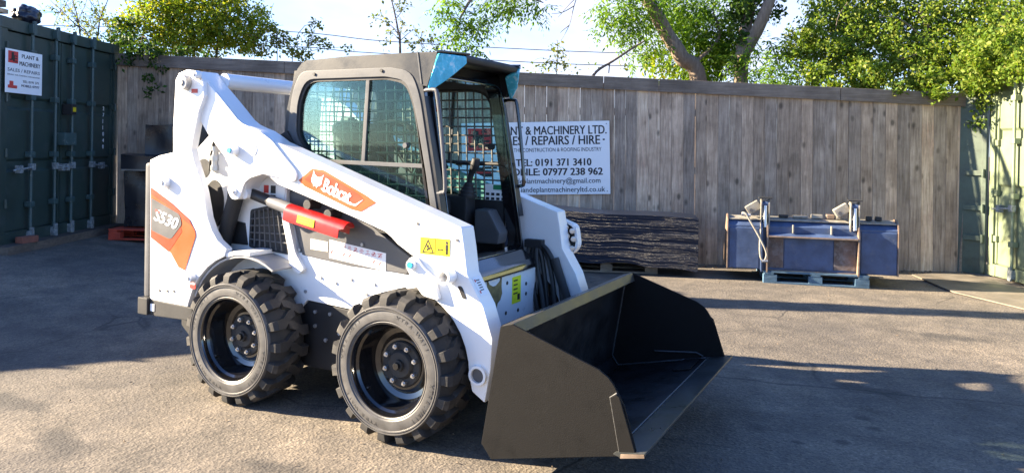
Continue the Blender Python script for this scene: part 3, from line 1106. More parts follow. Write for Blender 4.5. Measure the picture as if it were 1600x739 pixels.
def build_container_sign():
    w0, w1, z0, z1 = 0.0, 0.62, 1.96, 2.43
    O = LP(w0, 0.045, z0)
    root = thing('container_sign', 'small white company sign with a red emblem on the left dark green container door', 'sign', O)
    W, H = w1 - w0, z1 - z0
    b = MB()
    b.box(LP((w0 + w1) / 2, 0.045, (z0 + z1) / 2), (W, 0.006, H), (LD, LR, (0, 0, 1)))
    b.build('panel', SIGNW, root, bevel=0.001)

    def T(s, u, v, wdt, hgt, m_=INK, bold=0.01, o=0.0485):
        text('lettering', s, m_, root, LP(w0 + u * W, o, z0 + v * H), LD, (0, 0, 1), width=wdt * W, height=hgt * H, bold=bold, thick=0.001)
    T('PLANT &', 0.42, 0.83, 0.47, 0.09)
    T('MACHINERY', 0.36, 0.65, 0.58, 0.10)
    T('SALES / REPAIRS', 0.05, 0.49, 0.88, 0.075, bold=0)
    T('SERVING THE CONSTRUCTION INDUSTRY', 0.04, 0.40, 0.9, 0.03, bold=0)
    T('TEL: 0191 371', 0.45, 0.26, 0.45, 0.055)
    T('MOBILE: 07977', 0.42, 0.16, 0.50, 0.055)
    b = MB()
    b.box(LP(w0 + 0.19 * W, 0.049, z0 + 0.82 * H), (0.26 * W, 0.002, 0.27 * H), (LD, LR, (0, 0, 1)))
    b.build('emblem', mat('sign_red', (0.55, 0.03, 0.03), 0.5), root)
    T('J', 0.10, 0.79, 0.09, 0.14, bold=0.03, o=0.0505)
    T('E', 0.19, 0.72, 0.11, 0.14, bold=0.03, o=0.0505)
    b = MB()
    for u, v, a, c_ in ((0.18, 0.14, 0.24, 0.07), (0.15, 0.22, 0.10, 0.10)):
        b.box(LP(w0 + u * W, 0.0495, z0 + v * H), (a * W, 0.002, c_ * H), (LD, LR, (0, 0, 1)))
    b.build('digger_drawing', INKRED, root)
    setloc(root, O)


build_container_sign()


# ------------------------------------------------------------------ skid steer loader
LO = thing('skid_steer_loader', 'white skid steer loader with orange decals, dark cab and black front bucket', 'loader', (0, 0, 0))

TS = 1.02                     # tyre outline: centre height, radius
RZ = 0.372
FX, RX = 0.525, -0.572


def build_wheel(cx, sgn):
    """sgn -1: right-hand side (faces the camera)"""
    c = Vector((cx, 0.62 * sgn, RZ))
    # rim and dish, profile y measured outwards from the wheel centre
    rim = MB()
    prof = [(0.125, 0.232), (0.131, 0.236), (0.131, 0.226), (0.120, 0.220), (0.100, 0.217), (0.088, 0.207), (0.040, 0.200), (0.015, 0.190), (-0.010, 0.180), (-0.020, 0.155), (-0.006, 0.140), (0.0, 0.130), (0.0, 0.055)]
    rim.lathe(prof, c, 72, sgn=sgn)
    rim.lathe([(-0.014, 0.192), (-0.125, 0.205), (-0.131, 0.232)], c, 72, sgn=sgn)
    wl = rim.build('wheel', BLACK, LO, ang=30)
    q = MB()
    q.lathe([(0.004, 0.118), (0.012, 0.112), (0.012, 0.075), (0.022, 0.07), (0.030, 0.062), (0.030, 0.03), (0.045, 0.028), (0.045, 0.0)], c, 40, sgn=sgn)
    q.build('hub', BLACKM, wl, ang=30)
    for k in range(8):
        a = 2 * math.pi * (k + 0.4) / 8
        p = c + Vector((math.cos(a) * 0.093, 0.012 * sgn, math.sin(a) * 0.093))
        q = MB()
        q.cyl(p, p + Vector((0, 0.018 * sgn, 0)), 0.014, 0.013, seg=6)
        q.cyl(p + Vector((0, 0.018 * sgn, 0)), p + Vector((0, 0.027 * sgn, 0)), 0.007, seg=8)
        q.build('lug_nut', STEEL, wl)
    p = c + Vector((0, 0.045 * sgn, 0))
    q = MB()
    q.cyl(p, p + Vector((0, 0.016 * sgn, 0)), 0.020, 0.019, seg=6)
    q.build('axle_nut', BLACK, wl, bevel=0.002)
    p = c + Vector((-0.16, 0.05 * sgn, -0.13))
    q = MB()
    q.tube([p, p + Vector((0.02, 0.05 * sgn, 0.015))], 0.005, 8)
    q.build('valve', BLACKM, wl)
    # tyre carcass
    R = RZ - 0.030
    ty = MB()
    pr = [(-0.118, 0.226), (-0.128, 0.26), (-0.132, 0.30), (-0.118, R - 0.02), (-0.08, R), (0.0, R + 0.004), (0.08, R), (0.112, R - 0.018), (0.127, 0.318)]
    ty.lathe(pr, c, 96, sgn=sgn)
    # lugs: 2 rows of bent bars, staggered
    nl = 19
    for side in (1, -1):
        for k in range(nl):
            a0 = 2 * math.pi * (k + (0.5 if side < 0 else 0)) / nl
            # path across the tread: (y, angle offset, bottom r, top r, half width)
            tilt = 1 if side > 0 else -1
            path = [(0.134, 0.00, 0.308, 0.325, 0.024), (0.128, 0.0, R - 0.035, RZ - 0.018, 0.026), (0.106, 0.0, R - 0.014, RZ - 0.002, 0.028),
                    (0.058, 0.006, R - 0.006, RZ, 0.029), (0.010, 0.105, R - 0.004, RZ, 0.026), (-0.030, 0.140, R - 0.004, RZ, 0.022)]
            vs = []
            for (yy, da, rb, rt, hw) in path:
                a = a0 + da * 1.0
                for (r_, s_) in ((rb, -1), (rb, 1), (rt, 1), (rt, -1)):
                    aa = a + s_ * hw / 0.36 * (1.1 if r_ == rb else 0.92)
                    vs.append(c + Vector((math.cos(aa) * r_, yy * side * sgn, math.sin(aa) * r_)))
            fs = []
            m_ = len(path)
            for i in range(m_ - 1):
                for j in range(4):
                    fs.append((i * 4 + j, i * 4 + (j + 1) % 4, (i + 1) * 4 + (j + 1) % 4, (i + 1) * 4 + j))
            fs += [(0, 1, 2, 3), tuple(range((m_ - 1) * 4, m_ * 4))]
            ty.add(vs, fs)
    ty.build('tyre', TYRE, wl, bevel=0.0, ang=28)
    sw = MB()
    sw.lathe([(0.119, 0.226), (0.131, 0.230), (0.135, 0.236), (0.133, 0.240), (0.139, 0.246), (0.141, 0.262), (0.138, 0.289), (0.1375, 0.291), (0.1425, 0.294), (0.143, 0.299), (0.138, 0.301), (0.138, 0.304), (0.143, 0.306), (0.143, 0.310), (0.137, 0.314), (0.124, 0.317)], c, 96, sgn=sgn)
    s_ = sw.build('sidewall', SIDEWALL, wl, ang=25)
    return wl, c


wheel_f, cf = build_wheel(FX, -1)


def ring_text(word, c, r, a_mid, h, parent, y):
    """raised lettering round the sidewall, read from the right-hand side"""
    n = len(word)
    st = 0.052 / r * (h / 0.045)
    for i, ch in enumerate(word):
        if ch == ' ':
            continue
        a = a_mid - (i - (n - 1) / 2) * st
        rd = Vector((math.cos(a), 0, math.sin(a)))
        xd = Vector((math.sin(a), 0, -math.cos(a)))
        p = c + rd * (r - h / 2) + Vector((0, y, 0))
        text('sidewall_lettering', ch, SIDELET, parent, p, xd, rd, height=h, align='CENTER', bold=0.0, thick=0.0015)


for a in (52, 150, 235, 330):
    ring_text('XTRA-WALL', cf, 0.272, rad(a), 0.024, wheel_f, -0.1392)


def copy_wheel(dx, dy, rz):
    c = copy_tree(wheel_f, LO)
    c.location = (dx, dy, 0)
    return c


copy_wheel(RX - FX, 0, 0)
build_wheel(FX, 1)
build_wheel(RX, 1)

# --- main frame between the wheels, engine bay walls, front panel
b = MB()
arch = [(RX + 0.445 * math.cos(rad(a)), RZ + 0.455 * math.sin(rad(a))) for a in (38, 60, 80, 100, 125)]
low = [(-1.33, 0.49), (-1.33, 1.30), (-1.16, 1.42), (-0.98, 1.40), (-0.62, 1.30), (-0.42, 1.20), (-0.33, 0.85), (0.46, 0.79), (0.60, 0.75), (0.75, 0.74), (0.75, 0.56), (0.05, 0.565), (-0.26, 0.58), (-0.34, 0.49)]
for s in (-1, 1):
    b.prism(low, 0.47 * s, 0.44 * s)
b.box((0.742, 0, 0.48), (0.022, 0.90, 0.52))
b.box((0.60, 0, 0.735), (0.28, 0.90, 0.02))
b.build('main_frame', WHITE, LO, bevel=0.006)
b = MB()
b.prism([(-1.33, 0.30), (-1.33, 0.50), (-0.34, 0.50), (-0.26, 0.575), (0.05, 0.56), (0.73, 0.55), (0.73, 0.22), (0.65, 0.20), (-1.2, 0.20)], -0.462, 0.462)
fr_ = b.build('chassis', BLACKM, LO, bevel=0.01)
for (x, z) in ((-0.20, 0.44), (-0.09, 0.52), (-0.12, 0.37), (-0.02, 0.42), (-0.20, 0.52)):
    b = MB()
    b.cyl((x, -0.462, z), (x, -0.472, z), 0.011, seg=8)
    b.build('bolt', GALV, fr_)
for (x, z) in ((-0.16, 0.72), (-0.05, 0.70), (0.06, 0.73), (0.17, 0.66), (-0.27, 0.63), (0.22, 0.72)):
    b = MB()
    b.cyl((x, -0.470, z), (x, -0.477, z), 0.010, seg=8)
    b.build('bolt', GALV, LO)

# rear fender over each rear wheel, grey underneath
for s in (-1, 1):
    b = MB()
    ang = [20 + 8 * i for i in range(18)]
    po = [(RX + 0.475 * math.cos(rad(a)), RZ + 0.475 * math.sin(rad(a)) * 1.02) for a in ang]
    pi_ = [(RX + 0.450 * math.cos(rad(a)), RZ + 0.450 * math.sin(rad(a)) * 1.02) for a in ang]
    b.prism(po[8:12] + pi_[8:12][::-1], 0.47 * s, 0.655 * s)
    b.build('fender', WHITE, LO, bevel=0.004)
    b = MB()
    pj = [(RX + 0.448 * math.cos(rad(a)), RZ + 0.448 * math.sin(rad(a)) * 1.02) for a in ang]
    pk = [(RX + 0.436 * math.cos(rad(a)), RZ + 0.436 * math.sin(rad(a)) * 1.02) for a in ang]
    b.prism(pj[5:] + pk[5:][::-1], 0.465 * s, 0.65 * s)
    b.build('fender_liner', MIDGREY, LO)

# rear uprights: tall side plates that carry the lift arms
up = [(-1.159, 1.847), (-1.131, 1.885), (-1.058, 1.905), (-0.963, 1.891), (-0.918, 1.840), (-0.905, 1.746), (-0.952, 1.652), (-0.982, 1.538), (-1.007, 1.430),
      (-0.985, 1.36), (-0.961, 1.310), (-0.930, 1.25), (-0.903, 1.180), (-0.880, 1.10), (-0.862, 1.031), (-0.825, 0.96), (-0.778, 0.905), (-0.70, 0.86)]
up += [(RX + 0.465 * math.cos(rad(a)), RZ + 0.465 * math.sin(rad(a))) for a in (108, 118, 128, 140, 152, 163)]
up += [(-1.02, 0.488), (-1.364, 0.485), (-1.383, 1.357), (-1.300, 1.385), (-1.172, 1.408), (-1.176, 1.55)]
for s in (-1, 1):
    b = MB()
    b.prism(up, 0.665 * s, 0.615 * s)
    u = b.build('rear_upright', WHITE, LO, bevel=0.010)
    for (x, z, r, m_) in ((-1.056, 1.825, 0.046, MIDGREY), (-0.951, 1.868, 0.026, WHITE), (-1.220, 1.224, 0.036, WHITE), (-0.974, 0.670, 0.030, WHITE)):
        b = MB()
        b.cyl((x, 0.665 * s, z), (x, 0.703 * s, z), r, r * 0.96, seg=24)
        pb = b.build('pin_boss', m_, u, bevel=0.004)
        b = MB()
        b.cyl((x, 0.703 * s, z), (x, 0.709 * s, z), r * 0.42, seg=6)
        b.build('pin_bolt', GALV if m_ is WHITE else MIDGREY, pb)
    for (x, z) in ((-1.27, 0.56), (-1.20, 0.565), (-1.14, 0.57)):
        b = MB()
        b.cyl((x, 0.665 * s, z), (x, 0.669 * s, z), 0.008, seg=8)
        b.build('rivet', GREYPL, u)
    for (x, z) in ((-0.985, 1.775), (-0.975, 0.615)):
        b = MB()
        b.box((x, 0.667 * s, z), (0.05, 0.003, 0.024))
        b.build('red_label', INKRED, u)
    if s < 0:
        UPR = u
YD = -0.6675
orange = [(-1.363, 1.187), (-1.18, 1.105), (-1.011, 1.010), (-0.960, 0.945), (-0.955, 0.915), (-1.045, 0.705), (-1.10, 0.72), (-1.17, 0.80), (-1.356, 0.88)]
b = MB()
b.prism(orange, YD, YD - 0.002)
b.build('orange_panel_decal', ORANGE, UPR)
b = MB()
b.prism([(-1.363, 1.187), (-1.18, 1.105), (-1.011, 1.010), (-0.985, 0.975), (-1.06, 1.005), (-1.18, 1.072), (-1.363, 1.150)], YD - 0.0022, YD - 0.003)
b.build('orange_panel_decal', ORANGED, UPR)
b = MB()
b.prism([(-1.356, 0.925), (-1.19, 0.875), (-1.085, 0.965), (-1.072, 0.935), (-1.15, 0.845), (-1.19, 0.805), (-1.356, 0.88)], YD - 0.0022, YD - 0.003)
b.build('orange_panel_decal', ORANGED, UPR)
b = MB()
b.prism(rounded([(-1.356, 1.125), (-1.10, 1.04), (-1.085, 1.015), (-1.075, 0.975), (-1.165, 0.885), (-1.20, 0.885), (-1.352, 0.925)], 0.015), YD - 0.0032, YD - 0.0045)
b.build('grey_panel_decal', DECALGREY, UPR)
sl_ = Vector((1, 0, -0.23)).normalized()
su_ = Vector((0.23, 0, 1)).normalized()
text('model_number', 'S530', DECALWHITE, UPR, (-1.325, YD - 0.0046, 0.990), sl_, su_, width=0.215, height=0.070, bold=0.03, shear=0.25)
b = MB()
b.box((-1.290, YD - 0.0070, 1.046), (0.042, 0.002, 0.012), (sl_, (0, 1, 0), su_))
b.build('model_number', INKRED, UPR)

# tailgate, bumper, engine cover
b = MB()
b.box((-1.408, 0, 0.92), (0.06, 1.32, 0.84))
b.build('tailgate', GREYPL, LO, bevel=0.025, seg=3)
b = MB()
b.box((-1.40, 0, 0.455), (0.09, 1.38, 0.105))
for s in (-1, 1):
    b.prism([(-1.40, 0.50), (-0.97, 0.49), (-0.97, 0.41), (-1.30, 0.40), (-1.40, 0.405)], 0.672 * s, 0.58 * s)
bp_ = b.build('rear_bumper', BLACKM, LO, bevel=0.008)
b = MB()
b.box((-1.325, -0.674, 0.452), (0.035, 0.003, 0.045))
b.build('bumper_sticker', DECALWHITE, bp_)
b = MB()
b.prism([(-1.34, 0.5), (-1.34, 1.26), (-1.25, 1.30), (-0.60, 1.30), (-0.5, 1.2), (-0.5, 0.5)], -0.42, 0.42)
b.build('engine_cover', BLACKM, LO, bevel=0.03)

# side service panels
b = MB()
b.prism([(-0.30, 0.835), (-0.365, 1.00), (-0.414, 1.192), (-0.25, 1.22), (0.10, 1.10), (0.264, 0.996), (0.478, 0.875), (0.440, 0.795), (0.05, 0.803)], -0.475, -0.44)
tk = b.build('tank_panel', GREYPL, LO, bevel=0.008)
for (x, z, r) in ((-0.185, 1.135, 0.030), (-0.035, 1.09, 0.030)):
    b = MB()
    b.cyl((x, -0.475, z), (x, -0.545, z), r, r * 0.85, seg=16)
    b.cyl((x, -0.545, z), (x, -0.565, z), r * 0.9, seg=16)
    b.build('filler_cap', BLACKM, tk, bevel=0.003)
for (x, z) in ((-0.315, 0.865), (-0.14, 0.985), (0.14, 0.93), (0.02, 0.99)):
    b = MB()
    b.cyl((x, -0.475, z), (x, -0.483, z), 0.010, seg=8)
    b.build('bolt', GALV, tk)
for (x0, x1, za, zb, zc, zd, m_) in ((-0.235, -0.105, 0.935, 0.925, 0.870, 0.875, CREAM), (-0.095, 0.30, 0.940, 0.895, 0.800, 0.838, DECALWHITE)):
    b = MB()
    b.prism([(x0, za), (x1, zb), (x1, zc), (x0, zd)], -0.4755, -0.477)
    st = b.build('safety_decal', m_, tk)
b = MB()
rr_ = random.Random(5)
for r_ in range(2):
    for i in range(9):
        x = -0.075 + i * 0.042
        z = 0.918 - r_ * 0.042 - (x + 0.095) * 0.11
        if rr_.random() < 0.4:
            b.box((x, -0.4775, z), (0.022, 0.001, 0.004), (Vector((1, 0, 0.9)).normalized(), (0, 1, 0), Vector((-0.9, 0, 1)).normalized()))
        for k in range(3):
            b.box((x, -0.4775, z + 0.010 - k * 0.009), (rr_.uniform(0.012, 0.034), 0.001, 0.0028))
b.build('decal_print', INKRED, tk)

# grille and side column
b = MB()
b.ring(rounded([(-0.705, 1.075), (-0.44, 1.13), (-0.385, 0.83), (-0.715, 0.85)], 0.02), rounded([(-0.685, 1.055), (-0.455, 1.10), (-0.405, 0.85), (-0.695, 0.87)], 0.02), -0.472, -0.485)
gr = b.build('engine_grille', BLACKM, LO)
b = MB()
b.prism([(-0.69, 1.06), (-0.45, 1.105), (-0.40, 0.845), (-0.70, 0.865)], -0.474, -0.4725)
b.build('grille_back', INK, gr)
b = MB()
for i in range(1, 7):
    t = i / 7
    b.tube([(-0.695 + t * 0.25, -0.492, 1.065 + t * 0.045), (-0.705 + t * 0.31, -0.492, 0.862 - t * 0.015)], 0.0045, 6)
for i in range(1, 5):
    t = i / 5
    b.tube([(-0.695 - 0.01 * t, -0.487, 1.06 - 0.2 * t), (-0.445 + 0.05 * t, -0.487, 1.105 - 0.26 * t)], 0.0045, 6)
b.build('grille_bar', GREYPL, gr)
b = MB()
b.prism(rounded([(-0.46, 1.26), (-0.40, 1.26), (-0.405, 1.10), (-0.33, 0.85), (-0.26, 0.76), (-0.30, 0.725), (-0.37, 0.76), (-0.385, 0.86), (-0.46, 1.12)], 0.02), -0.50, -0.465)
b.build('side_column', WHITE, LO, bevel=0.006)
b = MB()
b.prism([(-0.66, 1.14), (-0.62, 1.24), (-0.52, 1.29), (-0.40, 1.25), (-0.42, 1.12), (-0.45, 1.11)], -0.505, -0.47)
b.build('column_plate', WHITE, LO, bevel=0.006)
for (x, z, m_) in ((-0.555, 1.205, INKRED), (-0.50, 1.205, INK), (-0.50, 1.150, INK)):
    b = MB()
    b.box((x, -0.507, z), (0.035, 0.004, 0.045))
    b.build('column_label', m_, LO)
b = MB()
b.prism([(-0.90, 0.86), (-0.84, 1.0), (-0.76, 0.99), (-0.735, 0.86)], -0.48, -0.465)
b.build('mud_flap', BLACKM, LO)

# lift arms -----------------------------------------------------------------
arm = [(-1.06, 1.80), (-1.03, 1.885), (-0.978, 1.896), (-0.945, 1.86), (-0.910, 1.825), (-0.82, 1.75), (-0.729, 1.671), (-0.66, 1.61), (-0.613, 1.582), (-0.555, 1.562), (-0.495, 1.545), (-0.43, 1.513), (-0.380, 1.485),
       (0.861, 1.082), (0.880, 0.98), (0.898, 0.859), (0.991, 0.712), (1.043, 0.566), (1.036, 0.42), (1.007, 0.256), (0.935, 0.300), (0.917, 0.372), (0.910, 0.44), (0.893, 0.505), (0.864, 0.568), (0.826, 0.623), (0.79, 0.660), (0.750, 0.692), (0.700, 0.722),
       (0.655, 0.760), (0.600, 0.83), (0.575, 0.90), (0.585, 0.916), (0.481, 0.972), (0.440, 1.005), (0.399, 1.031), (0.227, 1.083), (-0.355, 1.245),
       (-0.420, 1.285), (-0.470, 1.295), (-0.545, 1.274), (-0.585, 1.25), (-0.605, 1.220), (-0.625, 1.168), (-0.645, 1.148), (-0.671, 1.143), (-0.697, 1.148), (-0.713, 1.164), (-0.730, 1.193), (-0.722, 1.335), (-0.745, 1.38), (-0.798, 1.423), (-0.920, 1.539), (-0.971, 1.600), (-1.01, 1.70)]
cast = [(-1.03, 1.885), (-0.978, 1.896), (-0.945, 1.86), (-0.910, 1.825), (-0.82, 1.75), (-0.729, 1.671), (-0.66, 1.61), (-0.613, 1.582), (-0.555, 1.562), (-0.495, 1.545), (-0.43, 1.513), (-0.380, 1.485), (-0.30, 1.41),
        (-0.213, 1.332), (-0.198, 1.310), (-0.198, 1.285), (-0.212, 1.268), (-0.235, 1.264), (-0.34, 1.285), (-0.450, 1.299), (-0.545, 1.274), (-0.585, 1.25), (-0.605, 1.220), (-0.625, 1.168), (-0.645, 1.148), (-0.671, 1.143), (-0.697, 1.148), (-0.713, 1.164), (-0.730, 1.193), (-0.722, 1.335), (-0.745, 1.38), (-0.798, 1.423), (-0.920, 1.539), (-0.971, 1.600), (-1.0, 1.72), (-1.03, 1.82)]
# logo panel outline on the right arm
for s in (-1, 1):
    b = MB()
    b.prism(arm, 0.620 * s, 0.50 * s)
    ar = b.build('lift_arm', WHITE, LO, bevel=0.012)
    b = MB()
    b.prism([(x, z) for x, z in cast], 0.621 * s, 0.637 * s)
    b.build('rear_casting', WHITE, ar, bevel=0.008)
    for (x, z, r, h_) in ((-0.669, 1.429, 0.034, 0.045), (-0.671, 1.190, 0.022, 0.012)):
        b = MB()
        b.cyl((x, 0.637 * s, z), (x, (0.637 + h_) * s, z), r, r * 0.96, seg=24)
        pb = b.build('pin_boss', WHITE, ar, bevel=0.004)
        b = MB()
        b.cyl((x, (0.637 + h_) * s, z), (x, (0.643 + h_) * s, z), r * 0.5, seg=6)
        b.build('pin_bolt', TEAL if h_ > 0.02 else GALV, pb)
    b = MB()
    b.cyl((-0.531, 0.637 * s, 1.435), (-0.531, 0.641 * s, 1.435), 0.036, 0.033, seg=24)
    b.build('pin_boss', WHITE, ar)
    # bracket at the front knee
    b = MB()
    b.prism(rounded([(0.555, 0.872), (0.575, 0.915), (0.605, 0.925), (0.66, 0.87), (0.72, 0.83), (0.76, 0.72), (0.66, 0.735), (0.60, 0.80)], 0.02), 0.621 * s, 0.650 * s)
    bk = b.build('knee_bracket', WHITE, ar, bevel=0.008)
    b = MB()
    b.cyl((0.596, 0.650 * s, 0.884), (0.596, 0.668 * s, 0.884), 0.026, seg=20)
    b.build('pin_bolt', WHITE, bk, bevel=0.003)
    b = MB()
    b.cyl((0.596, 0.668 * s, 0.884), (0.596, 0.676 * s, 0.884), 0.017, seg=6)
    b.build('pin_bolt', TEAL, bk)
    b = MB()
    b.cyl((0.805, 0.621 * s, 0.845), (0.805, 0.690 * s, 0.845), 0.038, seg=24, hole=0.024)
    b.build('pivot_tube', WHITE, ar, bevel=0.003)
    b = MB()
    b.prism(rounded([(0.845, 0.800), (0.87, 0.800), (0.90, 0.740), (0.875, 0.740)], 0.012), 0.6205 * s, 0.6225 * s)
    b.build('slot', INK, ar)
    for (x, z) in ((0.605, 1.085), (0.84, 1.02)):
        b = MB()
        b.cyl((x, 0.6205 * s, z), (x, 0.624 * s, z), 0.008, seg=10)
        b.build('bolt', GREYPL, ar)
    if s < 0:
        ARM = ar
    else:
        ARML = ar
b = MB()
b.cyl((0.972, -0.638, 0.385), (0.972, 0.638, 0.385), 0.048, seg=28, hole=0.034)
b.build('cross_tube', WHITE, LO, bevel=0.003)
b = MB()
b.cyl((-0.93, -0.50, 1.845), (-0.93, 0.50, 1.845), 0.048, seg=28)
b.build('rear_cross_tube', WHITE, LO)
for s in (-1, 1):
    b = MB()
    b.cyl((0.972, 0.6195 * s, 0.385), (0.972, 0.6225 * s, 0.385), 0.034, seg=24)
    b.cyl((0.805, 0.6195 * s, 0.845), (0.805, 0.6225 * s, 0.845), 0.024, seg=24)
    b.build('bore_shade', GREYPL, LO)  # grey discs paint in the shade inside the open tubes

# decals on the right arm
YA = -0.6205
ad = Vector((1, 0, -0.327)).normalized()
au = Vector((0.327, 0, 1)).normalized()
logo = [(-0.193, 1.273), (-0.097, 1.339), (-0.015, 1.334), (0.275, 1.212), (0.342, 1.177), (0.243, 1.125), (0.175, 1.135), (-0.151, 1.243)]
b = MB()
b.prism(logo, YA, YA - 0.002)
lg = b.build('logo_panel', ORANGE, ARM)
b = MB()
b.prism([(-0.150, 1.280), (-0.090, 1.325), (-0.015, 1.320), (0.225, 1.218), (0.262, 1.190), (0.215, 1.160), (0.160, 1.168), (-0.110, 1.262)], YA - 0.0022, YA - 0.003)
b.build('logo_field', ORANGED, lg)
b = MB()
b.prism([(0.262, 1.190), (0.245, 1.182), (0.205, 1.162), (0.168, 1.170), (-0.03, 1.238), (-0.028, 1.230), (0.165, 1.160), (0.21, 1.152)], YA - 0.0032, YA - 0.004)
b.build('logo_stripe', DECALWHITE, lg)
t_ = text('logo_lettering', 'Bobcat.', DECALWHITE, lg, (-0.018, YA - 0.0032, 1.222), ad, au, width=0.205, height=0.072, bold=0.035)
# emblem: animal head silhouette
hd = [(-0.5, 0.62), (-0.34, 0.40), (-0.10, 0.30), (0.10, 0.30), (0.34, 0.40), (0.5, 0.62), (0.47, 0.22), (0.52, -0.02), (0.40, -0.22), (0.22, -0.30), (0.16, -0.46), (0.06, -0.34), (-0.06, -0.34), (-0.16, -0.46), (-0.22, -0.30), (-0.40, -0.22), (-0.52, -0.02), (-0.47, 0.22)]
hc = Vector((-0.062, YA - 0.0032, 1.274))
b = MB()
b.prism(hd, 0, 0.001, lambda x, y, z: hc + ad * (x * 0.075) + au * (z * 0.080) + Vector((0, -y, 0)))
b.build('logo_emblem', DECALWHITE, lg)
b = MB()
for p in ([(-0.30, 0.14), (-0.10, 0.02), (-0.22, 0.0)], [(0.30, 0.14), (0.10, 0.02), (0.22, 0.0)], [(-0.10, -0.12), (0.10, -0.12), (0, -0.22)]):
    b.prism(p, 0.0012, 0.0018, lambda x, y, z: hc + ad * (x * 0.075) + au * (z * 0.080) + Vector((0, -y, 0)))
b.build('logo_emblem', ORANGED, lg)

b = MB()
b.prism([(0.622, 1.021), (0.798, 1.021), (0.798, 0.937), (0.622, 0.938)], YA, YA - 0.002)
wd = b.build('warning_decal', YELLOW, ARM)
b = MB()
b.ring([(0.635, 0.945), (0.705, 0.945), (0.670, 1.014)], [(0.643, 0.950), (0.697, 0.950), (0.670, 1.003)], YA - 0.0022, YA - 0.003)
b.box((0.711, YA - 0.0026, 0.979), (0.0025, 0.001, 0.080))
b.box((0.672, YA - 0.0026, 0.965), (0.024, 0.001, 0.008), (Vector((1, 0, 0.5)).normalized(), (0, 1, 0), Vector((-0.5, 0, 1)).normalized()))
b.box((0.668, YA - 0.0026, 0.978), (0.010, 0.001, 0.014))
b.box((0.742, YA - 0.0026, 0.966), (0.030, 0.001, 0.004))
b.prism([(0.725, 0.966), (0.733, 0.972), (0.733, 0.960)], YA - 0.0022, YA - 0.003)
b.prism([(0.760, 0.966), (0.752, 0.972), (0.752, 0.960)], YA - 0.0022, YA - 0.003)
b.box((0.780, YA - 0.0026, 0.980), (0.014, 0.001, 0.028))
b.box((0.7765, YA - 0.0026, 0.956), (0.005, 0.001, 0.022))
b.box((0.7835, YA - 0.0026, 0.956), (0.005, 0.001, 0.022))
b.cyl((0.780, YA - 0.0022, 1.003), (0.780, YA - 0.0032, 1.003), 0.007, seg=12)
b.build('warning_symbol', INK, wd)

# white and red maintenance label on the front face of the right arm
nf = Vector((0.905, 0, 0.24)).normalized()
nf = Vector((0.97, 0, 0.163)).normalized()
fc = Vector((0.906, -0.56, 0.86)) + Vector((0.052, 0, 0.0))
fx = Vector((0, 1, 0))
# front faces run (0.898,0.859)-(0.991,0.712)
fu = Vector((0.898 - 0.991, 0, 0.859 - 0.712)).normalized()
fn = fx.cross(fu)
fm = Vector((0.936, -0.56, 0.799)) + fn * 0.0015
b = MB()
b.box(fm, (0.075, 0.10, 0.001), (fx, fu, fn))
lb = b.build('lift_label', DECALWHITE, ARM)
b = MB()
for i in range(5):
    b.box(fm + fu * (0.03 - i * 0.013) + fn * 0.001, (0.032, 0.005, 0.0006), (fx, fu, fn))
b.build('label_print', INK, lb)
b = MB()
for i in (-1, 1):
    b.box(fm + fu * (0.03 * i) - fx * 0.024 + fn * 0.001, (0.010, 0.014, 0.0006), (fx, fu, fn))
b.build('label_print', INKRED, lb)

# red lift-arm stop over the dark rod
b = MB()
b.tube([(-0.625, -0.555, 1.178), (-0.34, -0.555, 1.108)], 0.031, 16)
rod = b.build('lift_stop_rod', BLACKM, LO)
b = MB()
b.tube([(-0.47, -0.555, 1.140), (-0.28, -0.555, 1.093)], 0.034, 16)
b.build('rod_sleeve', mat('sleeve_grey', (0.16, 0.16, 0.165), 0.45), rod)
b = MB()
b.cyl((-0.625, -0.50, 1.178), (-0.625, -0.61, 1.178), 0.03, seg=16)
b.build('rod_pin', WHITE, rod, bevel=0.003)
rdv = Vector((0.124 + 0.281, 0, 1.069 - 1.144)).normalized()
rdn = Vector((-rdv.z, 0, rdv.x))
b = MB()
prof = []
for i in range(13):
    a = rad(-20 + 220 * i / 12)
    prof.append((math.cos(a) * 0.047, math.sin(a) * 0.042))
prof = [(0.046, -0.050)] + prof[1:-1] + [(-0.046, -0.035)]
inn = [(x * 0.9, z * 0.9 - 0.002) for x, z in prof]
cc0 = Vector((-0.314, -0.562, 1.094))
LL = 0.405
n_ = len(prof)
vs = [cc0 + rdv * (t + (0.03 if (z > 0 and t > 0.1) else 0)) + Vector((0, -x, 0)) + rdn * z for t in (0.0, LL) for x, z in prof + inn]
fs = []
M2 = 2 * n_
for i in range(n_ - 1):
    fs += [(i, i + 1, M2 + i + 1, M2 + i), (n_ + i, n_ + i + 1, M2 + n_ + i + 1, M2 + n_ + i), (i, i + 1, n_ + i + 1, n_ + i), (M2 + i, M2 + i + 1, M2 + n_ + i + 1, M2 + n_ + i)]
for i in (0, n_ - 1):
    fs.append((i, n_ + i, M2 + n_ + i, M2 + i))
b.add(vs, fs)
rs_ = b.build('lift_stop', RED, LO, ang=40)
b = MB()
b.box(cc0 + rdv * 0.17 + Vector((0, -0.0485, 0)) - rdn * 0.014, (0.125, 0.003, 0.042), (rdv, (0, 1, 0), rdn))
yl = b.build('stop_label', YELLOW, rs_)
b = MB()
for i in range(2):
    b.box(cc0 + rdv * 0.17 + Vector((0, -0.0505, 0)) - rdn * (0.006 + i * 0.014), (0.10, 0.001, 0.004), (rdv, (0, 1, 0), rdn))
b.build('label_print', INKRED, yl)

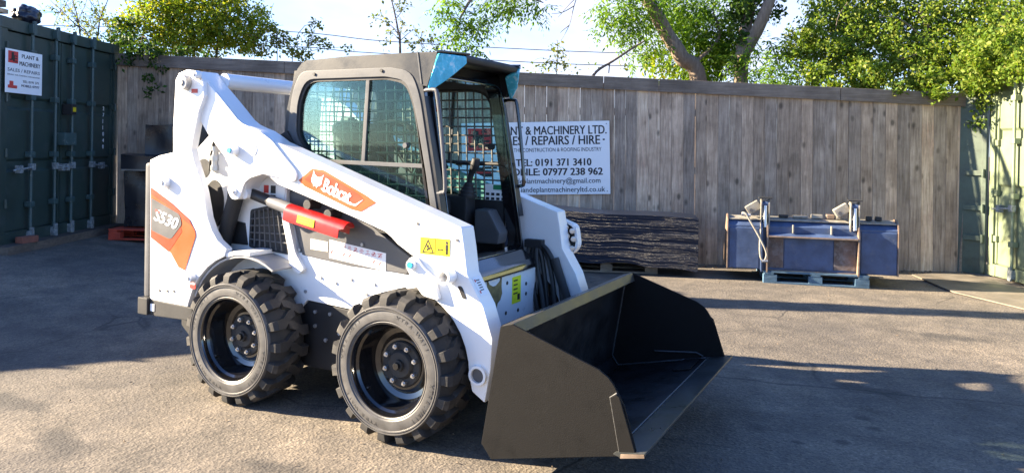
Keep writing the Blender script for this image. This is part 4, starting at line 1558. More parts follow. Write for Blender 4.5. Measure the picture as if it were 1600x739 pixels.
# lift cylinders and hoses behind the arms
for s in (-1, 1):
    b = MB()
    b.tube([(-0.70, 0.53 * s, 1.36), (-0.76, 0.53 * s, 1.20), (-0.84, 0.53 * s, 0.98), (-0.93, 0.53 * s, 0.70)], [0.030, 0.046, 0.046, 0.046], 16, smooth=4)
    b.build('lift_cylinder', BLACKM, LO)
b = MB()
b.tube([(-0.86, -0.50, 1.20), (-0.89, -0.49, 1.08), (-0.98, -0.47, 0.98), (-1.08, -0.46, 0.94)], 0.014, 8, smooth=5)
b.tube([(-0.99, -0.50, 1.50), (-1.03, -0.49, 1.42), (-1.06, -0.48, 1.30)], 0.014, 8, smooth=5)
b.build('hydraulic_hose', RUBBERHOSE, LO)
b = MB()
b.tube([(-0.93, -0.48, 1.52), (-0.99, -0.48, 1.47), (-1.02, -0.48, 1.40), (-1.02, -0.48, 1.30)], 0.020, 10, smooth=4)
for z in (1.30, 1.36, 1.42):
    b.cyl((-1.02, -0.48, z), (-1.02, -0.48, z + 0.03), 0.028, seg=6)
b.build('hose_fitting', STEEL, LO)
b = MB()
b.prism([(-1.30, 0.6), (-1.30, 1.36), (-1.10, 1.52), (-0.85, 1.44), (-0.75, 1.20), (-0.70, 0.80), (-0.72, 0.6)], -0.455, -0.44)
b.prism([(-1.30, 0.6), (-1.30, 1.36), (-1.10, 1.52), (-0.85, 1.44), (-0.75, 1.20), (-0.70, 0.80), (-0.72, 0.6)], 0.455, 0.44)
ib = b.build('inner_rear_panel', WHITE, LO, bevel=0.004)
for (x, z, rx_, rz_) in ((-1.13, 1.31, 0.055, 0.06), (-1.03, 1.10, 0.085, 0.14)):
    b = MB()
    b.prism([(x + rx_ * math.cos(2 * math.pi * i / 24), z + rz_ * math.sin(2 * math.pi * i / 24)) for i in range(24)], -0.4705, -0.4735)
    b.build('panel_opening', INK, ib)

# cab -------------------------------------------------------------------------
cab_out = [(-0.47, 1.10), (-0.472, 1.509), (-0.464, 1.640), (-0.440, 1.74), (-0.413, 1.827), (-0.38, 1.905), (-0.345, 1.940), (-0.307, 1.954), (0.0, 1.966), (0.476, 1.968), (0.500, 1.805), (0.634, 1.138), (0.652, 1.05)]
frame_out = rounded([(-0.445, 1.12), (-0.448, 1.55), (-0.410, 1.78), (-0.352, 1.893), (0.30, 1.893), (0.43, 1.87), (0.487, 1.745), (0.610, 1.138), (0.625, 1.07)], [0.02, 0.1, 0.1, 0.10, 0.02, 0.08, 0.08, 0.02, 0.02])
win = rounded([(-0.24, 1.35), (-0.378, 1.52), (-0.372, 1.72), (-0.310, 1.845), (0.26, 1.845), (0.40, 1.82), (0.452, 1.70), (0.535, 1.33), (0.575, 1.11), (0.0, 1.11)], [0.05, 0.05, 0.06, 0.09, 0.02, 0.08, 0.06, 0.02, 0.02, 0.02])
CB = MB()
for s in (-1, 1):
    CB.ring(cab_out, frame_out, 0.452 * s, 0.40 * s)
CB.prism([(-0.413, 1.84), (-0.38, 1.9055), (-0.345, 1.9405), (-0.307, 1.9545), (0.0, 1.9665), (0.475, 1.9685), (0.475, 1.915), (-0.30, 1.90), (-0.37, 1.83)], -0.447, 0.447)
CB.prism([(-0.47, 1.05), (-0.47, 1.25), (-0.44, 1.25), (-0.44, 1.05)], -0.447, 0.447)
cab = CB.build('cab', DGREY, LO, bevel=0.008)
for s in (-1, 1):
    b = MB()
    b.ring(frame_out, win, 0.457 * s, 0.405 * s)
    b.build('window_surround', FRAMEGREY, cab, bevel=0.004)
    b = MB()
    b.ring(win, [(x * 0.965 + 0.003, (z - 1.5) * 0.955 + 1.5) for x, z in win], 0.448 * s, 0.41 * s)
    b.build('window_seal', BLACKM, cab)
    b = MB()
    b.prism([(x * 0.99 + 0.001, (z - 1.5) * 0.99 + 1.5) for x, z in win], 0.436 * s, 0.432 * s)
    b.build('window_glass', GLASS, cab)
    b = MB()
    b.box((0.20, 0.440 * s, 1.372), (0.70, 0.016, 0.022), (Vector((1, 0, -0.012)), (0, 1, 0), (0, 0, 1)))
    b.prism([(0.122, 1.840), (0.146, 1.840), (0.120, 1.378), (0.096, 1.378)], 0.447 * s, 0.431 * s)
    b.build('window_bar', FRAMEGREY, cab, bevel=0.002)
    b = MB()
    b.cyl((0.395, 0.430 * s, 1.475), (0.395, 0.456 * s, 1.475), 0.018, 0.014, seg=16)
    b.build('window_latch', GREYPL, cab)

    # mesh guard inside the glass, clipped to the window outline
    def inside(x, z):
        c_ = False
        n = len(win)
        for i in range(n):
            (x1, z1), (x2, z2) = win[i], win[i - 1]
            if (z1 > z) != (z2 > z) and x < (x2 - x1) * (z - z1) / (z2 - z1) + x1:
                c_ = not c_
        return c_
    b = MB()
    yy = 0.415 * s
    x = -0.37
    while x < 0.58:
        zs = [1.12 + 0.004 * i for i in range(190) if inside(x - (1.12 + 0.004 * i - 1.5) * 0.05, 1.12 + 0.004 * i)]
        if len(zs) > 4:
            b.tube([(x - (zs[0] - 1.5) * 0.05, yy, zs[0]), (x - (zs[-1] - 1.5) * 0.05, yy, zs[-1])], 0.0054, 6)
        x += 0.062
    z = 1.15
    while z < 1.84:
        xs = [-0.40 + 0.004 * i for i in range(250) if inside(-0.40 + 0.004 * i, z)]
        if len(xs) > 4:
            b.tube([(xs[0], yy + 0.007 * s, z), (xs[-1], yy + 0.007 * s, z)], 0.0054, 6)
        z += 0.0565
    b.build('mesh_guard', MESHW if s < 0 else MESHSUN, cab)
# seam and rivets on the roof side
b = MB()
b.prism([(0.462, 1.972), (0.470, 1.972), (0.499, 1.80), (0.491, 1.80)], -0.4525, -0.455)
b.build('roof_seam', FRAMEGREY, cab)
for (x, z) in ((-0.245, 1.872), (0.235, 1.877)):
    b = MB()
    b.cyl((x, -0.455, z), (x, -0.463, z), 0.009, seg=8)
    b.build('bolt', INK, cab)
# roof front with visor and the two corner lamps under blue film
b = MB()
b.prism([(0.60, 1.968), (0.665, 1.966), (0.675, 1.950), (0.668, 1.925), (0.60, 1.925)], -0.30, 0.30)
b.build('roof_visor', BLACKM, cab, bevel=0.012, seg=3)
b = MB()
b.prism([(0.472, 1.9685), (0.592, 1.966), (0.585, 1.93), (0.532, 1.785), (0.500, 1.79)], -0.4518, -0.41)
b.prism([(0.472, 1.9685), (0.592, 1.966), (0.585, 1.93), (0.532, 1.785), (0.500, 1.79)], 0.41, 0.4518)
b.prism([(0.476, 1.967), (0.598, 1.9645), (0.612, 1.955), (0.60, 1.93), (0.476, 1.93)], -0.409, 0.409)
b.build('roof_front', DGREY, cab, bevel=0.004)
for s in (-1, 1):
    b = MB()
    pts = [(0.590, 0.455, 1.958), (0.610, 0.450, 1.960), (0.685, 0.305, 1.956), (0.684, 0.298, 1.915), (0.630, 0.38, 1.835), (0.568, 0.432, 1.775), (0.545, 0.455, 1.764), (0.532, 0.455, 1.782), (0.575, 0.456, 1.87), (0.58, 0.30, 1.90)]
    b.hull([Vector((x, y * s, z)) for x, y, z in pts])
    lm = b.build('work_light', mk_film('lamp_film', (0.10, 0.62, 0.86), 0.85) if s < 0 else bpy.data.materials['lamp_film'], cab, bevel=0.016, seg=3)
    b = MB()
    p2 = [(0.590, 0.458, 1.974), (0.612, 0.454, 1.974), (0.697, 0.293, 1.972), (0.697, 0.285, 1.960), (0.612, 0.454, 1.960), (0.590, 0.458, 1.960), (0.60, 0.28, 1.974), (0.60, 0.28, 1.960)]
    b.hull([Vector((x, y * s, z)) for x, y, z in p2])
    b.build('lamp_hood', BLACK, lm, bevel=0.004)

# front frame with the entry opening
def fx_(z): return 0.495 + (1.85 - z) * 0.165
fo = [(-0.448, 0.72), (-0.448, 1.925), (0.448, 1.925), (0.448, 0.72)]
fi = rounded([(-0.385, 0.86), (-0.385, 1.845), (0.365, 1.845), (0.385, 1.70), (0.385, 0.86)], [0.05, 0.12, 0.14, 0.05, 0.05])
b = MB()
b.ring(fo, fi, 0.0, -0.075, lambda x, y, z: Vector((fx_(z) + y, x, z)))
fr_f = b.build('front_frame', BLACK, cab, bevel=0.006)
b = MB()
b.ring([(x * 1.0, z) for x, z in rounded([(-0.395, 0.85), (-0.395, 1.86), (0.37, 1.86), (0.398, 1.72), (0.398, 0.85)], [0.05, 0.13, 0.15, 0.05, 0.05])], fi, 0.022, 0.0, lambda x, y, z: Vector((fx_(z) + y, x, z)))
b.build('opening_seal', BLACK, cab, bevel=0.005)
# footwell lip that bulges below the opening
b = MB()
b.prism([(0.64, 0.86), (0.70, 0.85), (0.775, 0.80), (0.79, 0.755), (0.76, 0.745), (0.62, 0.745)], -0.40, 0.385)
b.build('footwell_lip', BLACK, cab, bevel=0.02, seg=3)
# inside: floor, seat, rear wall, side consoles, levers
b = MB()
b.box((0.13, 0, 0.80), (1.12, 0.80, 0.03))
b.box((-0.455, 0, 1.04), (0.02, 0.86, 0.48))
for s in (-1, 1):
    b.box((0.05, 0.405 * s, 0.95), (0.98, 0.03, 0.38))
b.build('cab_floor', BLACKM, cab)
b = MB()
b.ring([(-0.43, 1.28), (-0.43, 1.90), (0.43, 1.90), (0.43, 1.28)], rounded([(-0.37, 1.34), (-0.35, 1.84), (0.35, 1.84), (0.37, 1.34)], 0.06), 0, 0.025, lambda x, y, z: Vector((-0.462 + y + 0.16 * max(0, z - 1.66), x, z)))
b.build('rear_frame', BLACKM, cab)
b = MB()
for k in range(12):
    yk = -0.36 + 0.0655 * k
    b.tube([(-0.445, yk, 1.33), (-0.445, yk, 1.66), (-0.415, yk, 1.85)], 0.0035, 6)
for k in range(9):
    zk = 1.35 + 0.06 * k
    b.tube([(-0.44 + 0.16 * max(0, zk - 1.66), -0.37, zk), (-0.44 + 0.16 * max(0, zk - 1.66), 0.37, zk)], 0.0035, 6)
b.build('rear_mesh', MESHW, cab)
b = MB()
b.hull([Vector(p) for p in [(-0.18, -0.22, 1.02), (0.28, -0.22, 1.05), (0.28, 0.22, 1.05), (-0.18, 0.22, 1.02), (-0.18, -0.24, 1.12), (0.26, -0.24, 1.16), (0.26, 0.24, 1.16), (-0.18, 0.24, 1.12)]])
b.build('seat_cushion', SEATM, cab, bevel=0.04, seg=3)
b = MB()
b.hull([Vector(p) for p in [(-0.16, -0.22, 1.12), (-0.26, -0.20, 1.62), (-0.26, 0.20, 1.62), (-0.16, 0.22, 1.12), (-0.28, -0.22, 1.12), (-0.36, -0.20, 1.60), (-0.36, 0.20, 1.60), (-0.28, 0.22, 1.12)]])
b.build('seat_back', SEATM, cab, bevel=0.04, seg=3)
for s in (-1, 1):
    b = MB()
    b.box((0.20, 0.30 * s, 1.02), (0.32, 0.12, 0.30))
    b.build('side_console', BLACKM, cab, bevel=0.02)
    b = MB()
    b.tube([(0.33, 0.30 * s, 1.16), (0.335, 0.30 * s, 1.20), (0.345, 0.30 * s, 1.25)], [0.055, 0.045, 0.022], 14)
    for k in range(4):
        b.cyl((0.332 + k * 0.004, 0.30 * s, 1.165 + k * 0.022), (0.333 + k * 0.004, 0.30 * s, 1.175 + k * 0.022), 0.060 - k * 0.009, seg=14)
    b.tube([(0.345, 0.30 * s, 1.25), (0.36, 0.30 * s, 1.31), (0.39, 0.29 * s, 1.36), (0.40, 0.285 * s, 1.40)], [0.014, 0.02, 0.03, 0.024], 12, smooth=4)
    b.build('joystick', BLACKM, cab, ang=50)
    b = MB()
    b.tube([(-0.25, 0.20 * s, 1.62), (-0.1, 0.25 * s, 1.60), (0.12, 0.27 * s, 1.42), (0.2, 0.25 * s, 1.34)], 0.018, 10, smooth=5)
    b.build('restraint_bar', BLACKM, cab)
b = MB()
b.prism([(0.40, 0.88), (0.40, 1.09), (0.50, 1.09), (0.585, 0.95), (0.57, 0.88)], 0.27, 0.385)
b.build('foot_console', GREYPL, cab, bevel=0.02)
b = MB()
b.box((0.50, 0.397, 1.185), (0.19, 0.006, 0.11))
ps = b.build('instruction_plate', DECALWHITE, cab)
b = MB()
b.box((0.525, 0.393, 1.222), (0.12, 0.003, 0.03))
b.build('plate_header', mat('green_ink', (0.02, 0.20, 0.08), 0.5), ps)
b = MB()
for i in range(5):
    for j in range(2):
        b.box((0.425 + i * 0.037, 0.393, 1.150 + j * 0.028), (0.022, 0.003, 0.016))
b.build('plate_print', INK, ps)
b = MB()
b.prism([(-0.065, 1.70), (0.015, 1.70), (-0.02, 1.80), (-0.035, 1.80)], 0.424, 0.428)
b.build('warning_tag', mat('orange_red_tag', (0.80, 0.07, 0.02), 0.5), cab)
b = MB()
b.tube([(0.18, 0.41, 1.365), (0.60, 0.41, 1.365)], 0.012, 8)
b.cyl((0.45, 0.40, 1.475), (0.45, 0.37, 1.475), 0.02, seg=14)
b.build('latch_bar', BLACKM, cab)
# grab handles both sides of the entry
for s in (-1, 1):
    b = MB()
    zt_, zb_ = 1.765, 1.235
    b.tube([(fx_(zt_) - 0.01, 0.44 * s, zt_), (fx_(zt_) + 0.06, 0.445 * s, zt_ + 0.004), (fx_(zt_) + 0.085, 0.447 * s, zt_ - 0.03), ((fx_(zt_) + fx_(zb_)) / 2 + 0.075, 0.447 * s, 1.50), (fx_(zb_) + 0.055, 0.447 * s, zb_ + 0.03), (fx_(zb_) + 0.035, 0.445 * s, zb_), (fx_(zb_) - 0.01, 0.44 * s, zb_ - 0.005)], 0.011, 10, smooth=5)
    b.build('grab_handle', BLACK if s > 0 else GREYPL, cab)
# dark apron behind the cab on the arms' side
b = MB()
b.prism([(-0.52, 1.20), (-0.50, 1.52), (-0.44, 1.55), (-0.30, 1.36), (-0.05, 1.24), (0.3, 1.12), (0.3, 1.0), (-0.50, 1.0)], -0.47, -0.455)
b.prism([(-0.52, 1.20), (-0.50, 1.52), (-0.44, 1.55), (-0.30, 1.36), (-0.05, 1.24), (0.3, 1.12), (0.3, 1.0), (-0.50, 1.0)], 0.47, 0.455)
b.build('cab_skirt', BLACKM, LO, bevel=0.004)

# front chassis panel: label, emblem, holes ------------------------------------
b = MB()
b.box((0.7545, 0.175, 0.645), (0.003, 0.105, 0.155))
yp = b.build('yellow_label', mat('lime_label', (0.72, 0.75, 0.02), 0.5), LO)
b = MB()
for i in range(4):
    b.box((0.7565, 0.16, 0.70 - i * 0.025), (0.001, 0.05, 0.008))
b.box((0.7565, 0.20, 0.60), (0.001, 0.03, 0.035))
b.build('label_print', INK, yp)
ec = Vector((0.754, -0.09, 0.655))
b = MB()
b.prism(hd, 0, 0.002, lambda x, y, z: ec + Vector((y, x * 0.17, z * 0.17)))
b.build('head_emblem', mat('bronze_emblem', (0.20, 0.15, 0.06), 0.5, var=0.5, scale=30), LO)
b = MB()
for (y, z) in ((0.06, 0.70), (-0.23, 0.66), (-0.21, 0.56), (0.05, 0.53), (0.20, 0.52), (0.30, 0.66), (-0.05, 0.52), (0.30, 0.60)):
    b.cyl((0.7535, y, z), (0.7555, y, z), 0.011, seg=12)
b.build('panel_hole', INK, LO)
b = MB()
for x in (0.80, 0.86, 0.92, 0.98):
    b.box((x, -0.05, 0.475), (0.018, 0.80, 0.03))
for i in range(14):
    b.box((0.89, -0.44 + i * 0.06, 0.47), (0.20, 0.012, 0.03))
b.build('front_step', BLACKM, LO, bevel=0.003)
# looped hoses hung on the inside of the far arm
b = MB()
for k, (dx, dy) in enumerate(((0, 0), (0.05, 0.01), (0.10, -0.01))):
    b.tube([(0.74 + dx, 0.40 + dy, 0.45), (0.70 + dx, 0.42, 0.60), (0.68 + dx * 0.7, 0.455 + dy, 0.78), (0.70 + dx * 0.5, 0.47, 0.87), (0.76 + dx * 0.6, 0.47 + dy, 0.84), (0.80 + dx, 0.46, 0.68), (0.84 + dx, 0.44, 0.45)], 0.015, 10, smooth=6)
b.build('hydraulic_hose', RUBBERHOSE, LO)
b = MB()
b.tube([(0.72, 0.44, 0.60), (0.73, 0.445, 0.72)], 0.02, 8)
b.cyl((0.725, 0.443, 0.66), (0.73, 0.446, 0.75), 0.027, seg=6)
b.build('hose_coupler', mat('pale_blue_fitting', (0.35, 0.55, 0.62), 0.4, metal=0.4), LO)
b = MB()
b.box((0.72, 0.475, 0.88), (0.12, 0.05, 0.05))
b.build('hose_clamp', BLACKM, LO, bevel=0.006)
b = MB()
b.tube([(0.80, -0.34, 0.47), (0.80, -0.33, 0.62), (0.79, -0.30, 0.74), (0.76, -0.30, 0.80)], 0.014, 10, smooth=6)
b.build('hydraulic_hose', RUBBERHOSE, LO)
# tilt cylinders down to the hitch, hitch plate
for s in (-1, 1):
    b = MB()
    b.tube([(0.86, 0.465 * s, 0.80), (1.04, 0.465 * s, 0.32)], 0.028, 14)
    b.build('tilt_cylinder', BLACKM, LO)
b = MB()
b.prism([(1.04, 0.16), (1.165, 0.62), (1.13, 0.64), (1.00, 0.20)], -0.52, 0.52)
b.build('bucket_hitch', BLACKM, LO, bevel=0.006)
# quick couplers in a framed block on the far arm
b = MB()
b.ring(rounded([(0.795, 1.035), (0.925, 0.99), (0.945, 0.86), (0.90, 0.80), (0.83, 0.815)], 0.03), rounded([(0.812, 1.018), (0.912, 0.978), (0.928, 0.865), (0.893, 0.82), (0.842, 0.832)], 0.025), 0.64, 0.70)
cp = b.build('coupler_block', WHITE, LO, bevel=0.005)
b = MB()
b.prism([(0.812, 1.018), (0.912, 0.978), (0.928, 0.865), (0.893, 0.82), (0.842, 0.832)], 0.69, 0.695)
b.build('coupler_plate', GREYPL, cp)
for (x, z) in ((0.85, 0.975), (0.895, 0.955), (0.86, 0.92), (0.905, 0.905), (0.865, 0.865), (0.895, 0.845)):
    b = MB()
    b.cyl((x - 0.01, 0.69, z), (x + 0.015, 0.62, z), 0.018, seg=14)
    b.cyl((x + 0.015, 0.62, z), (x + 0.022, 0.60, z), 0.013, seg=14)
    b.build('coupler', STEEL, cp, bevel=0.002)

# bucket ------------------------------------------------------------------------
side = [(1.102, 0.150), (1.153, 0.089), (1.731, 0.222), (1.826, 0.247), (1.770, 0.43), (1.745, 0.475), (1.72, 0.515), (1.697, 0.540), (1.655, 0.565), (1.247, 0.701), (1.190, 0.684)]
b = MB()
b.prism([(1.190, 0.684), (1.102, 0.150), (1.153, 0.089), (1.76, 0.230), (1.76, 0.242), (1.170, 0.106), (1.150, 0.118), (1.122, 0.155), (1.208, 0.684)], -0.796, 0.796)
bk = b.build('bucket', BUCKETIN, LO, bevel=0.002)
for s in (-1, 1):
    b = MB()
    b.prism(side, 0.797 * s, 0.811 * s)
    b.build('side_plate', BUCKET, bk, bevel=0.003)
    b = MB()
    b.prism([(1.752, 0.470), (1.738, 0.480), (1.712, 0.462), (1.758, 0.232), (1.826, 0.249)], 0.8115 * s, 0.823 * s)
    b.build('side_cutter', BUCKET, bk, bevel=0.003)
    b = MB()
    b.tube([(1.738, 0.482, ), (1.710, 0.462), (1.757, 0.230)] and [(1.738, 0.8125 * s, 0.482), (1.710, 0.8125 * s, 0.462), (1.757, 0.8125 * s, 0.230)], 0.004, 6)
    b.build('weld_seam', WELD, bk)
    b = MB()
    b.tube([(1.205, 0.793 * s, 0.66), (1.126, 0.793 * s, 0.17), (1.168, 0.793 * s, 0.113), (1.72, 0.793 * s, 0.238)], 0.006, 6)
    b.tube([(1.40, 0.793 * s, 0.235), (1.66, 0.793 * s, 0.262), (1.70, 0.793 * s, 0.245)], 0.005, 6)
    b.build('weld_seam', mat('dark_weld', (0.05, 0.052, 0.056), 0.35, metal=0.3, var=0.4, scale=60), bk)
b = MB()
b.prism([(1.730, 0.2375), (1.740, 0.247), (1.866, 0.268), (1.868, 0.258), (1.855, 0.247), (1.762, 0.228)], -0.826, 0.826)
b.build('cutting_edge', mat('edge_steel', (0.030, 0.032, 0.030), 0.32, var=0.3, scale=8, bmp=0.1, dirt=(0.06, 0.06, 0.055), dirt_amt=0.3), bk, bevel=0.002)
for s in (-1, 1):
    b = MB()
    b.prism([(1.762, 0.2275), (1.764, 0.245), (1.862, 0.263), (1.864, 0.249), (1.85, 0.246)], 0.8265 * s, 0.8305 * s)
    b.build('worn_edge_end', EDGE, bk, bevel=0.001)
b = MB()
b.tube([(1.731, -0.79, 0.243), (1.731, 0.79, 0.243)], 0.004, 6)
b.build('weld_seam', WELD, bk)
b = MB()
b.prism([(1.188, 0.686), (1.250, 0.704), (1.268, 0.652), (1.208, 0.640)], -0.7965, 0.7965)
b.build('top_lip', LIP, bk, bevel=0.006)
# small weathered marks of the wear plate
b = MB()
b.box((1.64, 0.66, 0.222), (0.10, 0.26, 0.006), (Vector((1, 0, 0.23)).normalized(), (0, 1, 0), Vector((-0.23, 0, 1)).normalized()))
b.build('wear_plate', BUCKETIN, bk)


# ------------------------------------------------------------------ pallets
def pallet(label, O, e, n, material, w_=1.2, d_=1.0, gap_top=0.03):
    """O: front left foot; e along the front, n away"""
    e, n = Vector(e).normalized(), Vector(n).normalized()
    root = thing('pallet', label, 'pallet', O)
    ax = (e, n, (0, 0, 1))
    for k in range(3):
        dd = 0.05 + k * (d_ - 0.1) / 2
        b = MB()
        b.box(O + e * w_ / 2 + n * dd + Vector((0, 0, 0.010)), (w_, 0.10, 0.018), ax)
        b.build('bottom_board', material, root, bevel=0.002)
        for j in range(3):
            b = MB()
            ww = 0.145 if j != 1 else 0.14
            b.box(O + e * (ww / 2 + j * (w_ - ww) / 2) + n * dd + Vector((0, 0, 0.059)), (ww, 0.095, 0.078), ax)
            b.build('block', material, root, bevel=0.003)
    for j in range(3):
        b = MB()
        b.box(O + e * (0.06 + j * (w_ - 0.12) / 2) + n * (d_ / 2) + Vector((0, 0, 0.108)), (0.10, d_, 0.018), ax)
        b.build('stringer', material, root, bevel=0.002)
    for k in range(7):
        b = MB()
        b.box(O + e * w_ / 2 + n * (0.05 + k * (d_ - 0.1) / 6) + Vector((0, 0, 0.1275)), (w_, 0.10, 0.019), ax)
        b.build('deck_board', material, root, bevel=0.002)
    setloc(root, O)
    return root


# wrapped load and its pallet
PO = Y(0.55, 9.02)
pe = (Y(1.73, 8.88) - PO).normalized()
pn = Vector((-pe.y, pe.x, 0))
pallet('bare grey wooden pallet under the long black film wrapped load', PO, pe, pn, PALLETWOOD, 1.2, 0.8)


def build_wrapped():
    O = Y(-0.12, 8.98, 0.14)
    e = (Y(2.15, 8.62) - Y(0.18, 8.93)).normalized()
    n = Vector((-e.y, e.x, 0))
    L, D = 2.3, 0.62
    nx, ny, nzv = 60, 14, 60
    b = MB()
    grid = {}

    def vert(u, v, t):
        h = 0.62 - 0.08 * u + 0.012 * math.sin(u * 9)
        sag = -0.06 * max(0, (u - 0.70) / 0.3) ** 0.7 + 0.012 * math.sin(u * 23)
        p = O + e * (u * L) + n * (v * D) + Vector((0, 0, t * (h - sag) + sag))
        # rounded plan corners and film wrinkles running along the load
        q = mnoise.noise(Vector((u * 2.0, t * 9.0, v * 3.0 + 5))) * 0.006 + mnoise.noise(Vector((u * 2.5, t * 45.0, v * 5))) * 0.006
        out = (Vector((0, 0, 0)) + e * (u - 0.5) * 0.4 + n * (v - 0.5)).normalized() + Vector((0, 0, 0.5 if t > 0.9 else 0))
        return p + out * q
    faces = []
    idx = {}
    vs = []

    def gi(i, j, k):
        if (i, j, k) not in idx:
            idx[(i, j, k)] = len(vs)
            vs.append(vert(i / nx, j / ny, k / nzv))
        return idx[(i, j, k)]
    for i in range(nx):
        for k in range(nzv):
            for j in (0, ny):
                faces.append((gi(i, j, k), gi(i + 1, j, k), gi(i + 1, j, k + 1), gi(i, j, k + 1)))
        for j in range(ny):
            for k in (0, nzv):
                faces.append((gi(i, j, k), gi(i + 1, j, k), gi(i + 1, j + 1, k), gi(i, j + 1, k)))
    for j in range(ny):
        for k in range(nzv):
            for i in (0, nx):
                faces.append((gi(i, j, k), gi(i, j + 1, k), gi(i, j + 1, k + 1), gi(i, j, k + 1)))
    b.add(vs, faces)
    o = b.build('wrapped_load', WRAP, ang=70)
    tag(o, 'long load wrapped in wrinkled black stretch film lying on a bare wooden pallet', 'wrapped load')


build_wrapped()

# blue bucket attachment
BO = Y(2.47, 8.59)
be = (Y(4.22, 8.18) - BO).normalized()
bn = Vector((-be.y, be.x, 0))
QO = Y(2.84, 8.43)
pallet('blue painted pallet under the blue bucket attachment', QO, be, bn, BLUEPALLET, 1.1, 0.9)


def build_blue_bucket():
    root = thing('bucket_attachment', 'worn blue four in one bucket with rusty patches resting back outward on a blue pallet', 'bucket', BO)

    def Q(s, t, z): return BO + be * s + bn * t + Vector((0, 0, z))
    ax = (be, bn, (0, 0, 1))
    L = 1.80
    zb, zt = 0.142, 0.70

    def pr(name, poly, s0, s1, m_, par=root, bv=0.004):
        """poly in (t,z) extruded along s"""
        b = MB()
        b.prism(poly, s0, s1, lambda x, y, z: Q(y, x, z))
        return b.build(name, m_, par, bevel=bv)
    shell = [(0.0, zb), (0.0, 0.63), (0.06, 0.685), (0.20, 0.715), (0.20, 0.70), (0.07, 0.668), (0.014, 0.62), (0.014, zb + 0.014), (0.70, zb + 0.014), (0.70, zb)]
    pr('back_shell', shell, 0.012, L - 0.012, BLUEB)
    for s0 in (0.0, L - 0.014):
        pr('end_plate', rounded([(-0.02, zb - 0.005), (-0.02, 0.66), (0.06, 0.745), (0.20, 0.745), (0.40, 0.60), (0.70, 0.28), (0.70, zb - 0.005)], [0, 0.06, 0.03, 0.05, 0.2, 0.03, 0]), s0, s0 + 0.014, EDGE, bv=0.003)
    # side fields stand proud, centre is the hitch plate
    for a, c in ((0.03, 0.345), (1.42, 1.775)):
        pr('blank_panel', [(-0.010, zb + 0.01), (-0.010, 0.60), (-0.001, 0.61), (-0.001, zb + 0.01)], a, c, BLUEB, bv=0.002)
    for a in (0.365, 0.425, 1.375):
        pr('rib', [(-0.075, zb - 0.02), (-0.085, 0.56), (-0.03, 0.67), (-0.001, 0.66), (-0.001, zb)], a, a + 0.018, EDGE if a > 0.4 else BLUEB, bv=0.003)
    pr('hitch_lip', [(-0.085, 0.520), (-0.085, 0.535), (-0.001, 0.565), (-0.001, 0.55)], 0.445, 1.373, BLUEB, bv=0.002)
    pr('hitch_edge', [(-0.089, 0.516), (-0.089, 0.531), (-0.0855, 0.533), (-0.0855, 0.516)], 0.445, 1.373, EDGE, bv=0.001)
    pr('hitch_plate', [(-0.012, zb + 0.02), (-0.012, 0.515), (-0.001, 0.515), (-0.001, zb + 0.02)], 0.62, 1.13, BLUEB, bv=0.002)
    for a, c in ((0.45, 0.61), (1.14, 1.37)):
        pr('rusty_plate', [(-0.012, zb + 0.03), (-0.012, 0.505), (-0.001, 0.505), (-0.001, zb + 0.03)], a, c, RUST, bv=0.002)
    for a in (0.70, 1.10):
        pr('hitch_stop', [(-0.05, 0.565), (-0.05, 0.655), (-0.001, 0.655), (-0.001, 0.565)], a, a + 0.014, PALESTEEL, bv=0.002)
    pr('bottom_edge', [(-0.025, zb - 0.012), (-0.025, zb + 0.004), (0.0, zb + 0.004), (0.0, zb - 0.012)], 0.40, 1.40, EDGE, bv=0.002)
    pr('top_edge', [(0.03, 0.690), (0.03, 0.702), (0.20, 0.728), (0.20, 0.718)], 0.02, L - 0.02, PALESTEEL, bv=0.002)
    # clam arms with hydraulic cylinders on the top
    for a in (0.36, 1.30):
        for k in (0.0, 0.085):
            pr('hinge_cheek', rounded([(-0.02, 0.60), (-0.03, 0.90), (0.02, 0.935), (0.09, 0.92), (0.14, 0.70)], [0, 0.03, 0.03, 0.04, 0]), a + k, a + k + 0.014, PALESTEEL, bv=0.002)
        b = MB()
        b.cyl(Q(a + 0.015, 0.02, 0.875), Q(a + 0.084, 0.02, 0.875), 0.036, seg=18)
        b.build('cylinder_eye', BLUEB, root)
        b = MB()
        b.box(Q(a + 0.05, 0.03, 0.945), (0.14, 0.13, 0.012), ax)
        b.build('hinge_cap', BLACKM, root, bevel=0.002)
        b = MB()
        b.tube([Q(a + 0.05, 0.0, 0.86), Q(a + 0.05, -0.025, 0.62)], 0.022, 12)
        b.build('cylinder_rod', STEEL, root)
        b = MB()
        b.box(Q(a - 0.075, 0.08, 0.83), (0.16, 0.10, 0.10), ((be * 0.84 + Vector((0, 0, 0.54))), bn, (Vector((0, 0, 0.84)) - be * 0.54)))
        b.build('clam_arm', PALESTEEL, root, bevel=0.012)
        b = MB()
        b.cyl(Q(a - 0.10, 0.025, 0.80), Q(a - 0.10, 0.135, 0.80), 0.020, seg=12)
        b.build('clam_pin', GREYPL, root)
    # rubble, lugs and bolts along the top
    for a, w__, h_, m_ in ((0.62, 0.10, 0.03, BLACKM), (0.80, 0.16, 0.025, PALESTEEL), (0.98, 0.12, 0.045, PALESTEEL), (1.12, 0.08, 0.05, EDGE), (1.20, 0.05, 0.05, PALESTEEL), (1.52, 0.06, 0.045, BLACKM), (1.62, 0.06, 0.045, BLACKM)):
        b = MB()
        b.box(Q(a, 0.15, 0.735 + h_ / 2 - 0.012), (w__, 0.08, h_), ax)
        b.build('clamp_lug', m_, root, bevel=0.008)
    b = MB()
